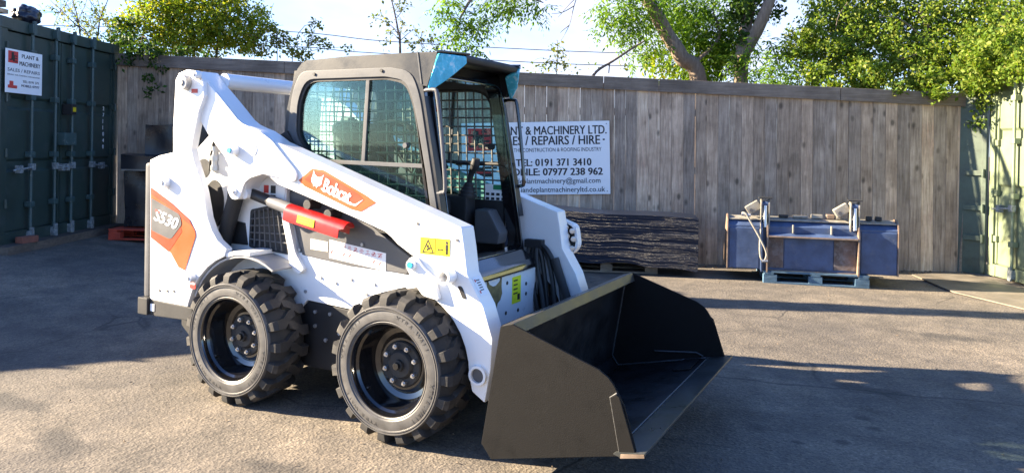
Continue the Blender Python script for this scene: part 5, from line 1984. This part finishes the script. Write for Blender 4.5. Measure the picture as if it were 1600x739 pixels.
    b.tube([Q(0.20, 0.03, 0.74), Q(0.16, -0.02, 0.77), Q(0.20, -0.05, 0.76), Q(0.26, -0.06, 0.66), Q(0.36, -0.10, 0.48), Q(0.42, -0.11, 0.34), Q(0.40, -0.11, 0.26), Q(0.36, -0.11, 0.29), Q(0.35, -0.10, 0.42), Q(0.36, -0.07, 0.60)], 0.011, 8, smooth=6)
    b.build('hydraulic_hose', PALESTEEL, root)
    b = MB()
    for p in (Q(0.18, -0.03, 0.755), Q(0.22, -0.04, 0.75), Q(0.405, -0.11, 0.25)):
        b.cyl(p - be * 0.03, p + be * 0.03, 0.018, seg=8)
    b.build('hose_fitting', GALV, root)
    setloc(root, BO)


build_blue_bucket()

# ------------------------------------------------------------------ left corner clutter
GZ = ground_z
RPO = Y(-5.05, 9.45, GZ(-5.05, 9.5))
pallet('red painted pallet with black tarped goods behind the loader', RPO, LR, LD, REDPALLET, 1.1, 0.8)


def build_tarped():
    z0 = RPO.z + 0.14
    O = Y(-4.9, 9.6, z0)
    root = thing('tarped_goods', 'black tarped machine parts piled on the red pallet by the dark container', 'tarped goods', O)
    ax = (LR, LD, (0, 0, 1))

    def lump(name, l, d, z, size, seed):
        b = MB()
        b.box(Y(l, d, z), size, ax)
        bmesh.ops.subdivide_edges(b.bm, edges=b.bm.edges[:], cuts=9, use_grid_fill=True)
        for v in b.bm.verts:
            v.co += Vector((mnoise.noise(v.co * 4 + Vector((seed, 0, 0))), mnoise.noise(v.co * 4 + Vector((0, seed, 9))), mnoise.noise(v.co * 3 + Vector((5, seed, 0))))) * 0.03
        b.build(name, TARP, root, ang=60)
    lump('lower_bundle', -4.62, 9.85, z0 + 0.36, (0.62, 0.5, 0.72), 1)
    lump('tarp_slab', -4.42, 9.80, z0 + 0.83, (1.02, 0.62, 0.20), 4)
    lump('upper_bundle', -4.35, 9.95, z0 + 1.12, (0.80, 0.40, 0.40), 8)
    b = MB()
    b.box(Y(-4.42, 9.49, z0 + 0.74), (1.0, 0.025, 0.018), ax)
    b.build('pale_batten', PALLETWOOD, root)
    setloc(root, O)


build_tarped()
# sleeper under the container edge and a brick
b = MB()
b.box(LP(1.2, 0.05, 0.255), (2.6, 0.24, 0.14), (LD, LR, (0, 0, 1)))
tag(b.build('sleeper', SLEEPER, bevel=0.012), 'dark timber sleeper lying along the foot of the dark green container doors', 'timber')
b = MB()
b.box(LP(0.28, 0.12, 0.36), (0.215, 0.10, 0.07), ((LD * 0.97 + LR * 0.2).normalized(), (LR * 0.97 - LD * 0.2).normalized(), (0, 0, 1)))
tag(b.build('brick', BRICKM, bevel=0.006), 'single red brick on the timber sleeper below the left container', 'brick')

# planks and a bag on the container roof; unseen upper stack added for its shadow
zr = 0.31 + 2.46
O = LP(0.1, -0.6, zr)
root = thing('shadow_plank_stack', 'pale timber planks on the dark green container roof, stacked up unseen to cast a shadow', 'planks', O)
rp = random.Random(9)
for k in range(22):
    wdk = 0.42 - 0.012 * k
    b = MB()
    b.box(LP(0.26 + rp.uniform(-0.02, 0.02), -0.75, zr + 0.03 + k * 0.085), (wdk, 1.0 + rp.uniform(-0.05, 0.05), 0.05 if k % 2 else 0.075), (LD, LR, (0, 0, 1)))
    b.build('plank', PLANKWOOD if k % 2 else SLEEPER, root, bevel=0.004)
setloc(root, O)
b = MB()
bmesh.ops.create_icosphere(b.bm, subdivisions=4, radius=1.0)
bc = LP(0.62, -0.14, zr + 0.13)
for v in b.bm.verts:
    p = v.co.copy()
    p *= 1 + 0.25 * mnoise.noise(p * 2.2) + 0.08 * mnoise.noise(p * 7)
    v.co = bc + LD * p.x * 0.17 + LR * p.y * 0.13 + Vector((0, 0, max(-0.13, p.z * 0.12 - 0.03)))
tag(b.build('plastic_bag', BAG, ang=60), 'crumpled dark bag lying on the container roof beside the planks', 'bag')

# steel plate at the right
b = MB()
c4 = [Y(4.86, 9.10, 0.006), Y(5.60, 9.33, 0.006), Y(5.66, 7.0, 0.006), Y(4.98, 6.9, 0.006), Y(4.72, 8.0, 0.006)]
vs = c4 + [p + Vector((0, 0, 0.012)) for p in c4]
b.add(vs, [tuple(range(5)), tuple(range(5, 10))] + [(i, (i + 1) % 5, (i + 1) % 5 + 5, i + 5) for i in range(5)])
tag(b.build('steel_plate', PLATE, bevel=0.002), 'flat worn steel plate on the ground before the pale green container', 'steel plate')

# leaf litter and grit along the foot of the fence and about the yard
def build_litter():
    b = MB()
    rg = random.Random(21)
    for i in range(900):
        if i < 520:
            s_ = rg.uniform(3.5, flen)
            p = FO + FE * s_ + FN * (0.03 + abs(rg.gauss(0, 0.16)))
        else:
            p = Y(rg.uniform(-3.5, 5.2), rg.uniform(2.6, 9.0), 0)
        p.z = 0.006 + ground_z((p - C0).dot(LR), (p - C0).dot(LD))
        a = rg.uniform(0, 6.28)
        L = rg.uniform(0.008, 0.028) if i < 520 else rg.uniform(0.004, 0.012)
        d = Vector((math.cos(a), math.sin(a), rg.uniform(-0.1, 0.4)))
        q = Vector((-d.y, d.x, rg.uniform(-0.2, 0.2)))
        h = Vector((0, 0, L * 0.5))
        b.add([p - d * L, p + q * L * 0.5, p + d * L, p - q * L * 0.5, p + h], [(0, 1, 4), (1, 2, 4), (2, 3, 4), (3, 0, 4), (0, 3, 2, 1)])
    tag(b.build('leaf_litter', mat('litter', (0.12, 0.085, 0.055), 0.9, var=0.5, scale=3)), 'scattered dead leaves and grit lying along the foot of the fence', 'litter', kind='stuff')


build_litter()

# unseen container added beyond the left edge to cast a shadow across the yard
tall, TPf = container('unseen grey container added on the left to shade the yard', Vector((-6.87, -1.53, 0)), (-0.60, -0.80, 0), (0.80, -0.60, 0), 2.44, 6.0, 0.02, 2.55,
                      [0.42, 0.86, 1.42, 1.86], 1.2, mat('shadow_caster_grey', (0.25, 0.26, 0.27), 0.5), MIDGREY, GALV, [1.05, 1.72])


# ------------------------------------------------------------------ vegetation
class Leaves:
    """leaf blades as folded diamonds"""

    def __init__(s):
        s.v = []
        s.n = 0

    def add(s, P, Dv, Nv, L, Wd):
        """arrays: base point, axis, normal, length, width"""
        Dv = Dv / np.linalg.norm(Dv, axis=1, keepdims=True)
        S = np.cross(Nv, Dv)
        S /= np.linalg.norm(S, axis=1, keepdims=True) + 1e-9
        Nn = np.cross(Dv, S)
        L = L[:, None]
        Wd = Wd[:, None]
        a = P
        b = P + Dv * L * 0.45 + S * Wd * 0.5 + Nn * Wd * 0.12
        c = P + Dv * L
        d = P + Dv * L * 0.45 - S * Wd * 0.5 + Nn * Wd * 0.12
        s.v.append(np.stack([a, b, c, d], 1).reshape(-1, 3))
        s.n += len(P)

    def build(s, name, material, parent):
        V = np.concatenate(s.v)
        n = len(V) // 4
        me = bpy.data.meshes.new(name)
        me.vertices.add(len(V))
        me.vertices.foreach_set('co', V.astype(np.float32).ravel())
        F = np.arange(n)[:, None] * 4
        tri = np.concatenate([F + [[0, 1, 2]], F + [[0, 2, 3]]], 1).reshape(-1)
        me.loops.add(len(tri))
        me.loops.foreach_set('vertex_index', tri.astype(np.int32))
        me.polygons.add(2 * n)
        me.polygons.foreach_set('loop_start', (np.arange(2 * n) * 3).astype(np.int32))
        me.update(calc_edges=True)
        me.materials.append(material)
        o = bpy.data.objects.new(name, me)
        COL.objects.link(o)
        if parent: o.parent = parent
        return o


def rnd_unit(n):
    v = RNG.normal(size=(n, 3))
    return v / np.linalg.norm(v, axis=1, keepdims=True)


def simple_clump(lv, c, n, spread, size, aspect=0.6, droop=0.15):
    P = np.array(c) + rnd_unit(n) * spread * RNG.random((n, 1)) ** 0.5
    D = rnd_unit(n) + np.array([0, 0, -droop])
    Nn = rnd_unit(n) + np.array([0, 0, 0.8])
    L = size * RNG.uniform(0.6, 1.25, n)
    lv.add(P, D, Nn, L, L * aspect)


def pinnate(lv, base, direction, length, pairs, size):
    """one compound leaf: leaflets in pairs along a drooping stalk"""
    d = np.array(direction, float)
    d /= np.linalg.norm(d)
    up_ = np.array([0, 0, 1.0])
    side_ = np.cross(d, up_)
    side_ /= np.linalg.norm(side_) + 1e-6
    P, D, Nn, L = [], [], [], []
    for i in range(pairs + 1):
        t = (i + 1) / (pairs + 1)
        p = np.array(base) + d * length * t + np.array([0, 0, -0.35 * length * t * t])
        ax = d + np.array([0, 0, -0.7 * t])
        if i == pairs:
            P.append(p); D.append(ax); Nn.append(up_ + 0.3 * RNG.normal(size=3)); L.append(size)
        else:
            for s in (-1, 1):
                P.append(p); D.append(ax * 0.55 + side_ * s * 0.85 + np.array([0, 0, -0.25]) + 0.15 * RNG.normal(size=3))
                Nn.append(up_ + 0.35 * RNG.normal(size=3)); L.append(size * RNG.uniform(0.75, 1.1))
    L = np.array(L)
    lv.add(np.array(P), np.array(D), np.array(Nn), L, L * 0.34)


def ash_spray(lv, tw, c, n, spread, size=0.085, droop=0.35):
    for _ in range(int(n * 2.6)):
        p = np.array(c) + rnd_unit(1)[0] * spread * RNG.random() ** 0.5
        d = rnd_unit(1)[0] + np.array([0, 0, -droop])
        pinnate(lv, p, d, size * RNG.uniform(2.2, 3.4), int(RNG.integers(3, 6)), size * RNG.uniform(0.8, 1.15))


def limb(b, pts, r0, r1, seg=8, k=4, wob=0.0):
    P = [Vector(p) for p in pts]
    P = spline(P, k)
    if wob:
        P = [P[0]] + [p + Vector((mnoise.noise(p * 3), mnoise.noise(p * 3 + Vector((7, 0, 0))), mnoise.noise(p * 3 + Vector((0, 7, 0))))) * wob for p in P[1:]]
    n = len(P)
    b.tube(P, [r0 + (r1 - r0) * i / (n - 1) for i in range(n)], seg)
    return P


def twigs(b, p0, n, length, r=0.006, up_=0.3, sub=2, tips=None):
    """fine branching sprigs from p0"""
    for _ in range(n):
        d = Vector(rnd_unit(1)[0]) + Vector((0, 0, up_))
        d.normalize()
        L = length * RNG.uniform(0.6, 1.2)
        q = [p0, p0 + d * L * 0.5 + Vector(rnd_unit(1)[0]) * L * 0.08, p0 + d * L + Vector(rnd_unit(1)[0]) * L * 0.15]
        b.tube(q, [r, r * 0.7, r * 0.35], 4)
        if tips is not None: tips.append(q[2])
        for _k in range(sub):
            t = RNG.uniform(0.3, 0.9)
            s = q[0].lerp(q[2], t)
            e_ = s + (d + Vector(rnd_unit(1)[0]) * 0.9).normalized() * L * 0.45
            b.tube([s, e_], [r * 0.55, r * 0.25], 4)
            if tips is not None: tips.append(e_)


# 1 leaning ash tree: bare leaning limb on the left, foliage either side
def build_ash():
    base = at(1100, 250, 11.3); base.z = 0.0
    root = thing('ash_tree', 'tall leaning ash tree with a bare grey limb and feathery drooping leaves behind the fence', 'tree', base)
    b = MB()
    limb(b, [base, at(1090, 135, 11.3), at(1062, 90, 11.2), at(1038, 50, 11.2), at(1008, 0, 11.1), at(975, -70, 11.1), at(950, -150, 11.2)], 0.13, 0.085, 14, 5, 0.03)
    limb(b, [at(1040, 48, 11.2), at(1015, 18, 11.1), at(985, 14, 11.0)], 0.025, 0.01, 6)
    limb(b, [at(975, -70, 11.1), at(880, -100, 10.4), at(800, -60, 9.8), at(740, -10, 9.5), at(715, 30, 9.4)], 0.06, 0.012, 8)
    limb(b, [at(800, -60, 9.8), at(820, -10, 9.6), at(845, 5, 9.5)], 0.03, 0.006, 6)
    limb(b, [at(1008, 0, 11.1), at(1060, -60, 11.5), at(1130, -110, 11.8)], 0.08, 0.04, 8)
    limb(b, [at(1075, 105, 11.3), at(1120, 60, 11.6), at(1110, 20, 11.8)], 0.035, 0.012, 6)
    # bare hanging twigs left of the limb
    for q in ([(905, -30), (893, 10), (886, 40), (873, 65)], [(893, 10), (875, 20), (858, 22)], [(886, 40), (876, 48), (872, 52)], [(900, -5), (888, 5), (868, 28)]):
        limb(b, [at(x, y, 10.6) for x, y in q], 0.008, 0.003, 5)
    b.build('trunk', BARK, root)
    lv = Leaves()
    blobs = [  # photo position, depth, radius, sprays
        (985, 20, 11.0, 0.45, 50), (965, 45, 10.9, 0.35, 26), (1010, 70, 11.4, 0.40, 36), (1045, 30, 11.6, 0.50, 60), (1085, 60, 11.8, 0.50, 110), (1130, 60, 11.9, 0.40, 70), (1100, 110, 11.9, 0.35, 50), (1070, 20, 11.9, 0.5, 60),
        (1120, 30, 12.0, 0.50, 60), (1120, 90, 11.9, 0.45, 60), (1085, 95, 12.0, 0.35, 36), (1060, 0, 11.8, 0.5, 50), (1125, -10, 12, 0.55, 50),
        (955, 10, 10.8, 0.35, 24), (1000, -20, 11, 0.45, 34), (1140, 65, 11.6, 0.35, 30),
        (715, 28, 9.4, 0.20, 18), (705, 55, 9.4, 0.14, 10), (735, 70, 9.4, 0.16, 12), (745, 40, 9.5, 0.18, 14), (765, 15, 9.5, 0.18, 16), (790, 8, 9.6, 0.18, 14), (835, 8, 9.6, 0.18, 14), (810, -12, 9.7, 0.22, 16), (765, -18, 9.6, 0.25, 16), (692, 20, 9.4, 0.14, 8), (700, -5, 9.5, 0.2, 12)]
    for x, y, d, r, n in blobs:
        ash_spray(lv, b, at(x, y, d), n, r, 0.085 if d > 10.5 else 0.075)
    lv.build('crown', ASHLEAF, root)
    lv = Leaves()
    for x, y, d, r, n in [(1040, 105, 12.2, 0.35, 260), (1015, 95, 12.3, 0.25, 120), (1065, 118, 12.0, 0.25, 160)]:
        simple_clump(lv, at(x, y, d), n, r, 0.085)
    lv.build('undergrowth', YELLOWLEAF, root)
    setloc(root, base)


build_ash()


def build_ivy_tree():
    base = at(1160, 250, 11.0); base.z = 0.0
    root = thing('ivy_clad_tree', 'pale forked tree trunk wrapped in ivy standing behind the fence cap', 'tree', base)
    b = MB()
    limb(b, [base, at(1155, 120, 11.0), at(1165, 75, 11.0), at(1185, 35, 10.9), at(1200, -5, 10.9), at(1215, -70, 11)], 0.11, 0.070, 14, 5, 0.02)
    limb(b, [at(1160, 100, 11.0), at(1158, 60, 11.1), at(1168, 15, 11.2), at(1170, -60, 11.3)], 0.10, 0.07, 12, 5, 0.03)
    b.build('trunk', BARK, root)
    lv = Leaves()
    for x, y, d, r, n in [(1165, 10, 11.1, 0.28, 500), (1150, 30, 11.2, 0.25, 320), (1158, 60, 11.0, 0.13, 130), (1205, 20, 11.3, 0.20, 160), (1172, -20, 11.2, 0.35, 450), (1150, 100, 10.9, 0.12, 90)]:
        simple_clump(lv, at(x, y, d), n, r, 0.075)
    lv.build('ivy', IVYLEAF, root)
    lv = Leaves()
    for x, y, d, r, n in [(1165, 75, 10.7, 0.14, 6), (1150, 100, 10.5, 0.16, 8), (1200, 105, 10.3, 0.28, 24), (1215, 125, 10.0, 0.20, 18), (1195, 135, 9.9, 0.14, 10), (1225, 85, 10.6, 0.25, 18), (1245, 110, 10.4, 0.22, 18), (1205, 70, 10.8, 0.18, 10)]:
        ash_spray(lv, None, at(x, y, d), n, r, 0.08, 0.3)
    lv.build('low_foliage', ASHLEAF, root)
    setloc(root, base)


build_ivy_tree()


def bush(name, label, cat, stems, blobs, leafm, size, base, part='foliage', stem_m=TWIG, tw=None, aspect=0.62, clump=26, dense=1.0):
    root = thing(name, label, cat, base)
    b = MB()
    for st, r0 in stems:
        limb(b, st, r0, r0 * 0.3, 7, 4, 0.02)
    tips = []
    if tw:
        for (p, n, L, r) in tw:
            twigs(b, p, n, L, r, tips=tips)
    b.build('stems', stem_m, root)
    lv = Leaves()
    for c, r, n in blobs:
        # sub-clumps leave gaps between them
        c = np.array(c)
        k = max(1, int(n * dense) // clump)
        for _ in range(k):
            v = rnd_unit(1)[0] * RNG.random() ** 0.4
            v[2] *= 0.75
            simple_clump(lv, c + v * r, clump, RNG.uniform(0.06, 0.14) * (1 if r < 0.4 else 1.4), size, aspect)
    for p in tips:
        if RNG.random() < 0.8:
            simple_clump(lv, p, int(RNG.integers(2, 6)), 0.05, size * 0.9, aspect)
    lv.build(part, leafm, root)
    setloc(root, base)
    return root


def gb(x, d):
    p = at(x, 300, d)
    p.z = 0
    return p


# 2 large hedge at the right, spilling over the fence
hb = [(at(x, y, d), r, n) for x, y, d, r, n in [
    (1260, 55, 10.6, 0.30, 420), (1245, 85, 10.5, 0.22, 260), (1300, 40, 11.0, 0.50, 1100), (1300, 90, 10.5, 0.42, 900), (1350, 20, 11.2, 0.60, 1300), (1360, 75, 10.7, 0.55, 1300), (1350, 120, 10.0, 0.32, 800),
    (1420, 40, 10.9, 0.60, 1400), (1430, 95, 10.3, 0.50, 1300), (1440, 130, 9.7, 0.26, 600), (1490, 30, 10.8, 0.60, 1300), (1500, 85, 10.2, 0.50, 1200), (1515, 125, 9.6, 0.28, 560),
    (1560, 45, 10.3, 0.55, 1200), (1580, 95, 9.6, 0.42, 900), (1620, 60, 9.6, 0.5, 900), (1300, -20, 11.4, 0.6, 1000), (1400, -30, 11.4, 0.7, 1200), (1500, -30, 11.2, 0.7, 1000), (1600, -10, 10.6, 0.6, 800),
    (1525, 135, 9.25, 0.16, 220), (1530, 160, 9.25, 0.10, 70), (1525, 190, 9.28, 0.07, 30), (1545, 105, 8.9, 0.26, 620), (1575, 75, 8.7, 0.35, 700), (1600, 100, 8.3, 0.26, 420), (1515, 95, 9.3, 0.3, 600), (1545, 135, 8.95, 0.10, 90), (1270, 120, 10.0, 0.22, 300), (1300, 135, 9.7, 0.12, 150), (1395, 140, 9.5, 0.12, 120), (1465, 142, 9.3, 0.12, 130), (1540, 120, 9.2, 0.2, 300), (1590, 120, 8.9, 0.16, 200)]]
bush('hawthorn_hedge', 'broad unclipped hawthorn hedge spilling over the right end of the fence', 'hedge',
     [([gb(1330, 10.8), at(1330, 90, 10.8), at(1310, 20, 10.9)], 0.05), ([gb(1450, 10.6), at(1450, 80, 10.5), at(1420, 5, 10.8)], 0.06), ([gb(1540, 10.4), at(1545, 80, 10.2), at(1580, 10, 10.4)], 0.05),
      ([at(1440, 60, 10.4), at(1400, 30, 10.2), at(1370, 28, 10.1)], 0.012), ([at(1450, 75, 10.2), at(1420, 88, 10.0), at(1400, 95, 9.9)], 0.010), ([at(1560, 40, 9.8), at(1590, 55, 9.5), at(1615, 50, 9.4)], 0.012), ([at(1320, 5, 10.6), at(1305, 30, 10.5), at(1300, 62, 10.4)], 0.008)],
     hb, HEDGELEAF, 0.056, gb(1430, 10.6), dense=2.7)

# 3 yellowing bush at the left over the fence corner
lb_ = [(at(x, y, d), r, n) for x, y, d, r, n in [
    (225, 40, 11.2, 0.42, 900), (265, 25, 11.4, 0.50, 1100), (310, 20, 11.6, 0.55, 1300), (355, 25, 11.5, 0.50, 1100), (270, 65, 11.2, 0.40, 900), (320, 60, 11.3, 0.42, 1000), (360, 60, 11.3, 0.36, 760), (395, 35, 11.4, 0.35, 420),
    (300, -20, 11.6, 0.6, 900), (370, -20, 11.6, 0.5, 700), (240, -10, 11.4, 0.5, 600), (390, 72, 11.2, 0.2, 160), (410, 50, 11.2, 0.2, 110)]]
bush('yellowing_bush', 'dense yellow green bush rising over the left corner of the fence', 'bush',
     [([gb(300, 11.4), at(300, 90, 11.4), at(290, 10, 11.5)], 0.04), ([gb(330, 11.4), at(335, 90, 11.4), at(350, 20, 11.5)], 0.03), ([at(340, 60, 11.2), at(335, 30, 11.2), at(345, 5, 11.3)], 0.012), ([at(395, 60, 11.2), at(415, 30, 11.2), at(425, 5, 11.2)], 0.008), ([at(390, 70, 11.2), at(420, 45, 11.1), at(440, 40, 11.1)], 0.006)],
     lb_, YELLOWLEAF, 0.054, gb(310, 11.4), dense=2.0)
# 4 ivy trailing over the fence corner
ib_ = [(at(x, y, d), r, n) for x, y, d, r, n in [
    (195, 70, 10.6, 0.22, 420), (215, 82, 10.35, 0.16, 260), (240, 85, 10.3, 0.18, 280), (280, 82, 10.4, 0.16, 200), (205, 100, 10.25, 0.10, 60), (225, 115, 10.22, 0.10, 50), (250, 105, 10.22, 0.08, 40), (245, 130, 10.2, 0.06, 22), (225, 145, 10.2, 0.05, 16), (200, 50, 11, 0.3, 400), (180, 62, 10.8, 0.2, 200), (320, 88, 10.4, 0.12, 90)]]
bush('trailing_ivy', 'dark ivy trailing over the fence cap beside the dark green container', 'ivy',
     [([gb(215, 10.6), at(215, 80, 10.6), at(235, 75, 10.5)], 0.02), ([at(215, 78, 10.3), at(215, 100, 10.2), at(228, 130, 10.2)], 0.005), ([at(240, 78, 10.3), at(250, 100, 10.2), at(246, 150, 10.2)], 0.005)],
     ib_, IVYLEAF, 0.06, gb(215, 10.6), part='ivy_leaves')
# 5 thin shrub behind the container roof
tl = [(at(x, y, d), r, n) for x, y, d, r, n in [(150, 55, 11.6, 0.20, 120), (120, 45, 11.8, 0.22, 90), (165, 30, 11.6, 0.26, 130), (100, 25, 11.8, 0.25, 70), (140, 10, 11.8, 0.3, 90), (80, 15, 12, 0.2, 40), (175, 50, 11.4, 0.16, 110)]]
bush('straggly_shrub', 'straggly half bare shrub seen over the roof of the dark green container', 'shrub',
     [([gb(130, 11.8), at(125, 80, 11.8), at(110, 0, 11.8)], 0.02), ([gb(150, 11.8), at(150, 70, 11.7), at(165, 0, 11.6)], 0.02), ([at(140, 60, 11.7), at(95, 20, 11.8), at(70, -5, 12)], 0.012)],
     tl, SAPLEAF, 0.05, gb(140, 11.8), tw=[(at(120, 40, 11.8), 14, 0.4, 0.006), (at(155, 30, 11.6), 12, 0.4, 0.006), (at(90, 20, 11.9), 10, 0.35, 0.005)], clump=14)
# 6 low shrub left of the cab
ml = [(at(x, y, d), r, n) for x, y, d, r, n in [(410, 75, 11.2, 0.16, 130), (440, 68, 11.2, 0.16, 110), (455, 82, 11.0, 0.12, 90), (485, 60, 11.2, 0.12, 80), (490, 38, 11.2, 0.09, 50), (470, 85, 11.0, 0.14, 100), (505, 75, 11.1, 0.10, 50), (540, 78, 11.1, 0.06, 30), (425, 60, 11.3, 0.12, 50)]]
bush('thin_bramble', 'loose leafy bramble showing above the fence between bush and cab', 'shrub',
     [([gb(450, 11.2), at(455, 85, 11.2), at(490, 35, 11.2)], 0.010), ([gb(430, 11.2), at(430, 85, 11.2), at(425, 45, 11.2)], 0.010), ([at(460, 85, 11.2), at(510, 75, 11.2), at(545, 74, 11.1)], 0.006), ([at(470, 80, 11.2), at(440, 62, 11.2), at(400, 55, 11.2)], 0.006)],
     ml, SAPLEAF, 0.062, gb(450, 11.2), tw=[(at(440, 70, 11.2), 8, 0.25, 0.004), (at(480, 70, 11.2), 8, 0.25, 0.004), (at(410, 65, 11.2), 8, 0.3, 0.004)], clump=12)
# 7 sapling above the cab roof
sb = [(at(x, y, d), r, n) for x, y, d, r, n in [(597, 30, 10.9, 0.10, 34), (585, 28, 10.9, 0.07, 20), (625, 12, 10.9, 0.10, 24), (632, 3, 10.9, 0.08, 20), (603, 65, 10.9, 0.09, 26), (655, 60, 10.9, 0.14, 36), (640, 72, 10.9, 0.12, 30), (680, 65, 10.9, 0.12, 26), (612, 50, 10.9, 0.05, 10), (590, -10, 10.9, 0.1, 24), (700, 75, 11, 0.1, 20)]]
bush('thin_sapling', 'slender half bare sapling standing above the cab roof line', 'sapling',
     [([gb(625, 10.9), at(623, 85, 10.9), at(620, 50, 10.9), at(610, 10, 10.9), at(598, -30, 10.9)], 0.022), ([at(621, 55, 10.9), at(605, 38, 10.9), at(580, 28, 10.9)], 0.007), ([at(615, 30, 10.9), at(630, 12, 10.9), at(645, 13, 10.9)], 0.006), ([at(622, 65, 10.9), at(640, 50, 10.9), at(655, 46, 10.9)], 0.006), ([at(622, 62, 10.9), at(610, 52, 10.9), at(598, 55, 10.9)], 0.005)],
     sb, SAPLEAF, 0.055, gb(625, 10.9), tw=[(at(620, 50, 10.9), 5, 0.2, 0.004), (at(612, 20, 10.9), 5, 0.2, 0.004), (at(655, 65, 10.9), 8, 0.25, 0.004), (at(690, 70, 10.9), 8, 0.25, 0.004)], clump=6)
# 8 thin stem right of the cab with a dead branch
rb = [(at(x, y, d), r, n) for x, y, d, r, n in [(866, 80, 10.6, 0.08, 40), (867, 100, 10.6, 0.12, 60), (840, 105, 10.6, 0.12, 36), (890, 105, 10.6, 0.10, 34), (865, 68, 10.6, 0.05, 20), (920, 102, 10.6, 0.06, 12), (975, 105, 10.6, 0.06, 14)]]
bush('nettle_stem', 'thin leafy weed stem rising behind the fence right of the cab', 'weed',
     [([gb(866, 10.6), at(868, 100, 10.6), at(866, 62, 10.6)], 0.010), ([at(868, 100, 10.6), at(842, 92, 10.6), at(825, 100, 10.6)], 0.004), ([at(868, 95, 10.6), at(885, 80, 10.6), at(888, 100, 10.6)], 0.003)],
     rb, SAPLEAF, 0.055, gb(866, 10.6), tw=[(at(867, 95, 10.6), 6, 0.2, 0.003)], clump=7)
b = MB()
limb(b, [at(915, 135, 10.5), at(930, 112, 10.5), at(955, 96, 10.5), at(985, 76, 10.5), at(1003, 65, 10.5)], 0.022, 0.012, 8)
limb(b, [at(950, 99, 10.5), at(949, 115, 10.5)], 0.010, 0.008, 6)
tag(b.build('dead_branch', TWIG), 'bare dead branch slanting up over the fence left of the leaning ash', 'branch')

# ------------------------------------------------------------------ overhead wires
for (pts, lab) in (([(-300, 35), (380, 47), (600, 65), (830, 78), (1010, 85), (1700, 110)], 'upper of the two thin overhead wires crossing the sky behind the cab'), ([(-300, 62), (400, 72), (560, 82), (830, 98), (1020, 105), (1700, 128)], 'lower of the two thin overhead wires, just above the fence cap')):
    b = MB()
    b.tube(spline([at(x, y, 24) for x, y in pts], 8), 0.013, 5)
    tag(b.build('overhead_wire', WIREM), lab, 'wire', 'overhead wires')
